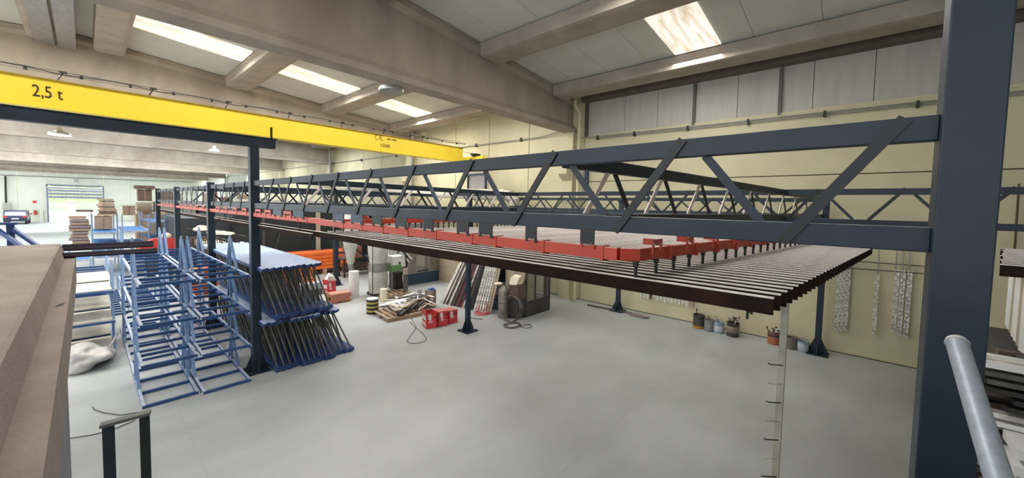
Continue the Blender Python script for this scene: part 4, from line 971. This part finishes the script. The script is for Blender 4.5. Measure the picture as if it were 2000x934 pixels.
# dark oven
t = thing('curing_oven', (7.5, 21.5, 0), 'large blue-black curing oven with tan framed openings behind the racks', 'oven')
MB().box(4.3, 11.2, 20.0, 29, 0, 2.95).build('oven_body', OVEN, t)
for x0, x1 in ((7.75, 7.95), (8.6, 8.85)): MB().box(x0, x1, 19.93, 20.0, .75, 2.9).build('door_post', TAN, t)
MB().box(7.95, 8.6, 19.94, 20.0, .75, .85).build('door_sill', TAN, t)
MB().box(8.9, 9.6, 19.9, 20.0, .3, 2.4).build('stained_panel', INOX, t)
for z in (.8, 1.2, 1.6, 2.0): MB().box(8.95, 9.55, 19.87, 19.9, z, z+.3).build('panel_plate', INOX, t)
MB().box(5.4, 5.5, 19.94, 20, .3, 2.9).build('door_post', mat('dark_olive', (.07, .065, .05)), t)
MB().bar((5.7, 19.9, .3), (6.1, 19.9, 1.8), .03, .03).build('prop', DULL, t)
MB().box(2.6, 4.3, 20.4, 27, 0, 2.5).build('oven_end', mat('oven_end_dark', (.03, .036, .045)), t)
t = thing('oven_duct', (10.3, 16, 3.9), 'large pale insulated duct running above the trusses', 'duct')
MB().tube([(10.5, 24, 4.05), (10.5, 17.6, 4.0)], .17, 16).build('metal_run', mat('olive_duct', (.30, .27, .21), (.22, .20, .15)), t, smooth=True)
MB().tube([(10.5, 17.6, 3.98), (10.5, 14, 3.80), (10.5, 9.6, 3.70)], .21, 18).build('insulated_run', mat('pale_duct', (.60, .56, .47)), t, smooth=True)
MB().tube([(10.5, 9.7, 3.70), (10.5, 9.35, 3.68), (10.5, 9.15, 3.5), (10.5, 9.12, 2.5)], .2, 18).build('elbow', mat('duct_elbow', (.50, .46, .38)), t, smooth=True)
MB().cyl((10.5, 9.13, 3.24), (10.5, 9.13, 3.30), .21, n=18).build('dark_collar', DGREY, t)
MB().box(9.6, 11.2, 9.9, 20, 2.9, 3.2).build('support_deck', mat('deck_grey', (.33, .32, .30)), t)
for y in (11, 13.5, 16, 18.5): MB().box(9.75, 9.87, y-.06, y+.06, 0, 2.9).build('leg', STEEL, t)
t = thing('duct_machinery', (9.5, 19, 3), 'pale fans and pipework on top of the dark oven', 'machinery')
for i in range(6): MB().cyl((5+i*.9, 21+.5*(i % 2), 3.0), (5+i*.9, 21+.5*(i % 2), 3.35), .22, n=14).build('fan_housing', DUCT, t)
MB().tube([(4.6, 20.6, 3.2), (9.4, 20.6, 3.25)], .12, 12).build('manifold', DUCT, t, smooth=True)
for i in range(5): MB().box(5.2+i*.9, 5.7+i*.9, 20.2, 20.6, 2.95, 3.15).build('motor_box', CREAM if i % 2 else DULL, t)
# white crates seen through the truss
for i, (x, z0, z1) in enumerate(((6.55, 2.3, 3.1), (6.9, 2.2, 3.0))):
    pass
t = thing('white_column_duct', (7.6, 14.4, 0), 'pale round duct rising above the cyclone', 'duct')
MB().cyl((6.25, 13.1, 2.5), (6.25, 13.1, 3.1), .2, n=16).build('duct_body', WHITE, t); 

# profile rack right of the foreground column
t = thing('profile_rack', (5, -2.8, 0), 'dark steel rack frame holding the profiles behind the foreground column', 'rack')
for x in (4.35, 5.9):
    for y in (-.62 if x < 5 else -1.3, -4.8): MB().box(x-.04, x+.04, y-.04, y+.04, 0, 2.9).build('upright', PBROWN, t)
MB().box(4.3, 5.95, -4.9, -.7, .2, .28).build('lower_deck', PBROWN, t)
MB().box(4.9, 5.95, -4.9, -.95, .28, 2.2).build('rear_board', DGREY, t)
rp = random.Random(11)
src = {}
pm = [WHITE, ZWHITE, PBROWN, BLACK, PBROWN, DULL, ZWHITE, MAROON, BLACK]
for k_ in range(34):
    for j in range(5):
        m_ = rp.choice(pm); z = .30+.058*k_; x = 4.32+.11*j; y1 = -.56-rp.uniform(0, .5)-.03*j
        if m_.name not in src: src[m_.name] = MB().box(x-.045, x+.045, y1-1.6, y1, z, z+.035).build('stacked_profile', m_, loc=(x, y1, z)); o = src[m_.name]
        else: o = src[m_.name].copy(); COL.objects.link(o); o.location = (x, y1, z)
        nm = {'white_powder': 'white', 'scuffed_white_profile': 'scuffed white', 'rusty': 'brown', 'brown_profile': 'brown', 'black_steel': 'black', 'dull_grey_rod': 'grey', 'maroon_profile': 'maroon'}.get(m_.name)
        tag(o, nm+' profile stacked behind the column, '+nth(k_)+' layer up, '+nth(j)+' in', 'profile', nm+' profiles in the right stack')
for i in range(7):
    tag(MB().box(4.45+.16*i, 4.55+.16*i, -.99-.02*i, -.97-.02*i, 2.32, 2.88).build('flat_profile', [WHITE, TAN, PBROWN][i % 3 if i % 3 < 2 else 0]), ['white', 'beige', 'white'][i % 3]+' flat profile hanging above the right stack, '+nth(i)+' from the steel column', 'profile', ['white hanging profiles', 'beige hanging profiles', 'white hanging profiles'][i % 3])
for i in range(3):
    tag(MB().box(3.95, 4.28, -1.2, -.86-.01*i, 1.52+.11*i, 1.58+.11*i).build('white_trim_piece', WHITE), 'large white trim piece jutting from the right stack, '+nth(i)+' from the bottom', 'profile', 'white trim pieces at the right edge')

# ================================================================== FAR LEFT: TROLLEYS, CARTONS, CAR, YARD
def trolley(x0, x1, y0, y1, zs, label, cloth=CLOTH, h=2.6):
    t = thing('shelf_trolley', ((x0+x1)/2, (y0+y1)/2, 0), label, 'trolley')
    for x in (x0, x1):
        for y in (y0, y1): MB().box(x-.02, x+.02, y-.02, y+.02, 0, h).build('upright', mat('pale_blue_tube', (.28, .40, .58)), t)
    for z in zs:
        MB().box(x0, x1, y0, y1, z, z+.03).build('shelf', cloth, t)
        MB().box(x0, x1, y0-.03, y0-.0, z-.03, z+.05).box(x1, x1+.03, y0, y1, z-.02, z+.06).build('shelf_edge', RACKTOP, t)
    return t
trolley(.2, .95, 24.0, 27.4, (.7, 1.25, 1.75), 'blue shelf trolley under the brown carton, left of the row')
trolley(1.05, 1.85, 23.0, 27.0, (.6, 1.2, 1.85), 'blue shelf trolley in the middle of the row')
trolley(1.98, 2.5, 24.0, 27.6, (.8, 1.4, 2.2), 'blue shelf trolley nearest the farthest post')
trolley(-.4, .1, 21.5, 23.5, (.9,), 'low blue trolley left of the carton stacks', h=1.0)
rc = random.Random(21)
def box_thing(name, x0, x1, y0, y1, z0, z1, m, label, group=None, cat='carton', flaps=True):
    t = thing(name, ((x0+x1)/2, (y0+y1)/2, z0), label, cat, group)
    MB().box(x0, x1, y0, y1, z0, z1).build('carton_body', m, t)
    if flaps:
        MB().bar((x0-.1, (y0+y1)/2, z1+.01), ((x0+x1)/2, (y0+y1)/2, z1+.05), y1-y0, .012).bar(((x0+x1)/2, (y0+y1)/2, z1+.05), (x1+.1, (y0+y1)/2, z1+.0), y1-y0, .012).build('flap', m, t)
        MB().box((x0+x1)/2-.03, (x0+x1)/2+.03, y0-.004, y0, z0, z1).build('tape', mat('brown_tape', (.28, .18, .11)), t)
    return t
box_thing('carton', .28, .85, 25.6, 26.5, 1.85, 2.42, CARD, 'large brown carton on the left blue trolley')
for i in range(9): tag(MB().box(.45+rc.uniform(-.08, .05), 1.0+rc.uniform(-.05, .1), 26.8, 27.6, 2.45+.09*i, 2.45+.09*i+.07).build('flat_carton', [CARD, DCARD, CARD][i % 3], bevel=.01), 'flattened carton in the stack left of the wavy pile, '+nth(i)+' from its bottom', 'carton', 'flattened cartons, left stack')
for i in range(10): tag(MB().box(-.5+rc.uniform(-.05, .08), .12+rc.uniform(-.08, .08), 27.6, 28.3, .9+.15*i, .9+.15*i+.12).build('flat_carton', CARD if i % 2 else mat('violet_brown_card', (.30, .22, .22)), bevel=.01), 'wrapped carton bundle beside the bright doorway, '+nth(i)+' from the bottom', 'carton', 'carton bundles by the doorway')
tag(MB().box(-.28, .28, 27.6, 28.2, 2.58, 2.68).build('dark_sheet', DCARD), 'dark sheet lying on the bundles beside the doorway', 'sheet')
for i in range(14): tag(MB().box(1.95+rc.uniform(-.05, .05), 2.62+rc.uniform(-.05, .05), 29.8, 30.6, 2.42+.048*i, 2.42+.048*i+.03).build('wavy_sheet', CARD), 'brown corrugated sheet of the wavy pile, '+nth(i)+' from its bottom', 'sheet', 'sheets of the wavy pile')
tag(MB().box(1.9, 2.7, 29.8, 30.7, .0, 2.40).build('pallet_load', CARD), 'tall brown load carrying the wavy sheet pile', 'carton')
box_thing('carton', 2.02, 2.6, 29.9, 30.6, 3.14, 3.8, DCARD, 'dark upright carton on top of the wavy pile')
tag(MB().box(1.88, 2.72, 29.7, 30.6, 3.85, 4.02).build('dark_sheet', DCARD, bevel=.02), 'dark folded sheet topping the upright carton', 'sheet')
box_thing('carton', 1.18, 1.58, 24.9, 25.5, 2.5, 2.93, CARD, 'small brown carton right of the flattened stack')
box_thing('carton', 2.55, 2.78, 26, 26.8, 1.6, 2.7, mat('light_card', (.50, .34, .20)), 'tall light brown carton just right of the farthest post', flaps=False)
box_thing('carton', 2.75, 3.25, 28, 28.7, 3.2, 3.8, DCARD, 'dark carton seen between the posts above the truss')
box_thing('carton', 3.3, 3.9, 30, 30.7, 3.15, 3.6, CARD, 'brown carton behind the second bay of the left truss')
tag(MB().box(2.7, 4.2, 27.6, 31, .0, 3.14).build('pallet_load', mat('grey_card', (.30, .26, .22))), 'greyish brown pallet load behind the far posts', 'carton')
for i, (x, z) in enumerate(((4.6, 3.15), (5.4, 3.1), (6.3, 3.2), (7.1, 3.1))):
    box_thing('carton', x, x+.55, 27.6, 28.2, z, z+[.5, .35, .45, .3][i], [CARD, DCARD, CARD, CARD][i], 'carton on the oven roof, %s from the left' % ['first', 'second', 'third', 'fourth'][i])
box_thing('carton', 4.35, 4.6, 24.4, 24.9, 3.0, 4.0, CARD, 'upright brown carton behind the second post top', flaps=False)
# shrink wrapped parts and wire baskets between the posts
for i in range(6):
    t = thing('wire_basket', (2.75, 13.4+i*1.15, 1.6), 'dark wire basket under the left red rail, '+nth(i)+' of its row from the front', 'basket', 'wire baskets under the left rail')
    x0, x1, y0, y1, z0, z1 = 2.7, 3.4, 13.0+i*1.15, 13.9+i*1.15, 1.55, 2.15
    mb = MB()
    for a, b in (((x0, y0), (x1, y0)), ((x1, y0), (x1, y1)), ((x1, y1), (x0, y1)), ((x0, y1), (x0, y0))):
        for z in (z0, z1): mb.bar((*a, z), (*b, z), .02, .02)
        for f_ in (0, .33, .66): mb.bar((a[0]+(b[0]-a[0])*f_, a[1]+(b[1]-a[1])*f_, z0), (a[0]+(b[0]-a[0])*f_, a[1]+(b[1]-a[1])*f_, z1), .015, .015)
    mb.build('wire_frame', BLACK, t)
    MB().box(x0+.05, x1-.05, y0+.05, y1-.05, z0+.02, z0+.25).build('contents', [CREAM, CARD, PBROWN][i % 3], t)
    for x, y in ((x0, y0), (x0, y1), (x1, y0), (x1, y1)): MB().box(x-.02, x+.02, y-.02, y+.02, 0, z0).build('leg', PBROWN, t)
tag(blob('packing_paper', (3.0, 15.9, 2.1), (.28, .5, .07), CREAM, '', '', 41, 4, .5), 'beige packing paper draped on the wire baskets', 'paper')
tag(blob('packing_paper', (2.95, 18.0, 2.12), (.22, .6, .09), CREAM, '', '', 43, 4, .5), 'beige packing paper further back on the baskets', 'paper')
# red pallet fork
t = thing('red_hose_reel', (1.85, 20.2, .9), 'red curved machine guard behind the left blue rack tops', 'machine')
MB().prism([[(1.3, y, 1.2), (2.45, y, 1.2), (2.45, y, 1.7), (2.2, y, 1.75), (1.75, y, 1.72), (1.45, y, 1.5), (1.3, y, 1.3)] for y in (20.1, 20.6)]).build('guard', mat('machine_red', (.50, .03, .03)), t)
MB().box(1.5, 2.3, 20.2, 20.5, 0, 1.2).build('base', DGREY, t); MB().lathe((2.15, 20.2, 1.75), [(.12, 0), (.16, .08), (.12, .16), (.03, .2)], 12).build('cream_cap', CREAM, t, smooth=True)

# blue steel trestle at the left edge
t = thing('blue_trestle', (-1.0, 11.6, 0), 'deep blue steel trestle with diagonal braces at the left edge', 'trestle')
for x in (-1.12, -.93): MB().box(x-.045, x+.045, 11.55, 11.65, 1.98, 2.78).build('upright', BLUE2, t)
for x in (-1.10, -.92): MB().bar((x, 11.6, 2.70), (x+.42, 11.2, 2.25), .05, .06).build('brace', BLUE2, t)
MB().box(-1.35, -.6, 11.5, 11.7, 1.92, 1.98).build('foot_beam', BLUE2, t)
MB().box(-1.25, -.85, 11.52, 11.68, 2.76, 2.80).build('cap', BLUE2, t)

# car by the far wall
t = thing('parked_car', (-5.4, 73.5, 0), 'dark blue hatchback parked inside by the far wall', 'car')
def carx(side, y, z): return (-5.35+side, y, z)
prof = [(71.2, .35), (71.15, .75), (71.3, 1.0), (71.75, 1.5), (72.3, 1.62), (73.6, 1.6), (74.5, 1.05), (75.5, .9), (75.7, .6), (75.65, .3)]
MB().prism([[(-6.2, y, z) for y, z in prof], [(-6.28, y, z) for y, z in prof][:0] or [(-4.5, y, z) for y, z in prof]]).build('car_body', CARP, t, bevel=.06)
MB().prism([[(x, 71.36, 1.02), (x, 71.70, 1.42), (x, 71.66, 1.44), (x, 71.32, 1.04)] for x in (-6.05, -4.65)]).build('rear_window', CARG, t)
MB().prism([[(x, 71.7, 1.08), (x, 72.0, 1.5), (x, 73.5, 1.5), (x, 74.2, 1.08)] for x in (-4.51, -4.485)]).build('side_window', CARG, t)
MB().box(-6.15, -5.9, 71.1, 71.25, .78, .98).build('tail_lamp', CRATE, t); MB().box(-4.8, -4.55, 71.1, 71.25, .78, .98).build('tail_lamp', CRATE, t)
MB().box(-5.6, -5.1, 71.1, 71.16, .6, .72).build('number_plate', WHITE, t)
for y in (72.0, 74.8):
    for x in (-6.2, -4.7): MB().cyl((x, y, .33), (x+.22, y, .33), .33, n=18).build('wheel', RUBBER, t)
MB().box(-4.42, -4.3, 73.8, 73.95, 1.05, 1.18).build('wing_mirror', CARP, t)

t = thing('fire_extinguisher', (-4.25, 77.7, .9), 'red fire extinguisher on the far wall beside the loading door', 'extinguisher')
MB().lathe((-4.25, 77.7, .9), [(.1, 0), (.12, .05), (.12, .5), (.05, .62)], 14).build('bottle', CRATE, t, smooth=True); MB().tube([(-4.25, 77.6, 1.5), (-4.05, 77.6, 1.3), (-4.1, 77.6, .95)], .02, 6).build('hose', BLACK, t)
tag(MB().box(-4.42, -4.1, 77.86, 77.9, 2.4, 2.72).build('wall_sign', CRATE), 'small red sign above the fire extinguisher', 'sign')
tag(MB().box(-6.75, -6.15, 77.6, 77.98, 1.2, 2.4).build('electric_cabinet', mat('cabinet_grey', (.42, .42, .38))), 'grey electric cabinet on the far wall behind the car', 'cabinet')
tag(MB().box(-.85, -.5, 77.8, 77.98, 5.3, 5.75).build('exit_light', GALV), 'small grey lamp box above the loading door', 'lamp')
tag(MB().box(-3.9, -3.6, 77.6, 77.9, 0, 1.5).build('meter_box', PALE), 'pale box standing left of the loading door', 'box')

# yard beyond the door
t = thing('garden_wall', (0, 92, 0), 'low white wall in the yard seen through the loading door', 'wall')
MB().box(-9, 8, 92, 92.25, -.05, 1.2).build('wall_body', WHITE, t)
t = thing('gate_pillar', (-1.35, 91.8, 0), 'pink pillar in the yard, left one seen through the door', 'pillar')
MB().box(-1.8, -.85, 91.6, 92.4, -.05, 2.5).build('shaft', PILL, t); MB().box(-1.9, -.75, 91.5, 92.5, 2.5, 2.65).build('cap', PILL, t)
t = thing('gate_pillar', (1.9, 91.8, 0), 'pink pillar in the yard, right one behind the cartons', 'pillar')
MB().box(1.55, 2.5, 91.6, 92.4, -.05, 2.5).build('shaft', PILL, t); MB().box(1.45, 2.6, 91.5, 92.5, 2.5, 2.65).build('cap', PILL, t)
t = thing('yard_fence', (0, 92.1, 1.2), 'cyan railing on the white yard wall', 'fence')
for i in range(52):
    x = -5.2+i*.2
    if -1.9 < x < -.75 or 1.45 < x < 2.6: continue
    MB().box(x-.03, x+.03, 92.1, 92.15, 1.2, 2.3).build('fence_bar', FENCEM, t)
for xa, xb in ((-5.4, -1.85), (-.8, 1.5), (2.55, 5.4)): MB().box(xa, xb, 92.09, 92.16, 2.25, 2.32).build('top_bar', FENCEM, t)
hd = tag(blob('hedge', (0, 112, -.05), (26, 3, 4.2), HEDGE, '', '', 51, 5, .2), 'green hedge beyond the yard fence', 'hedge')
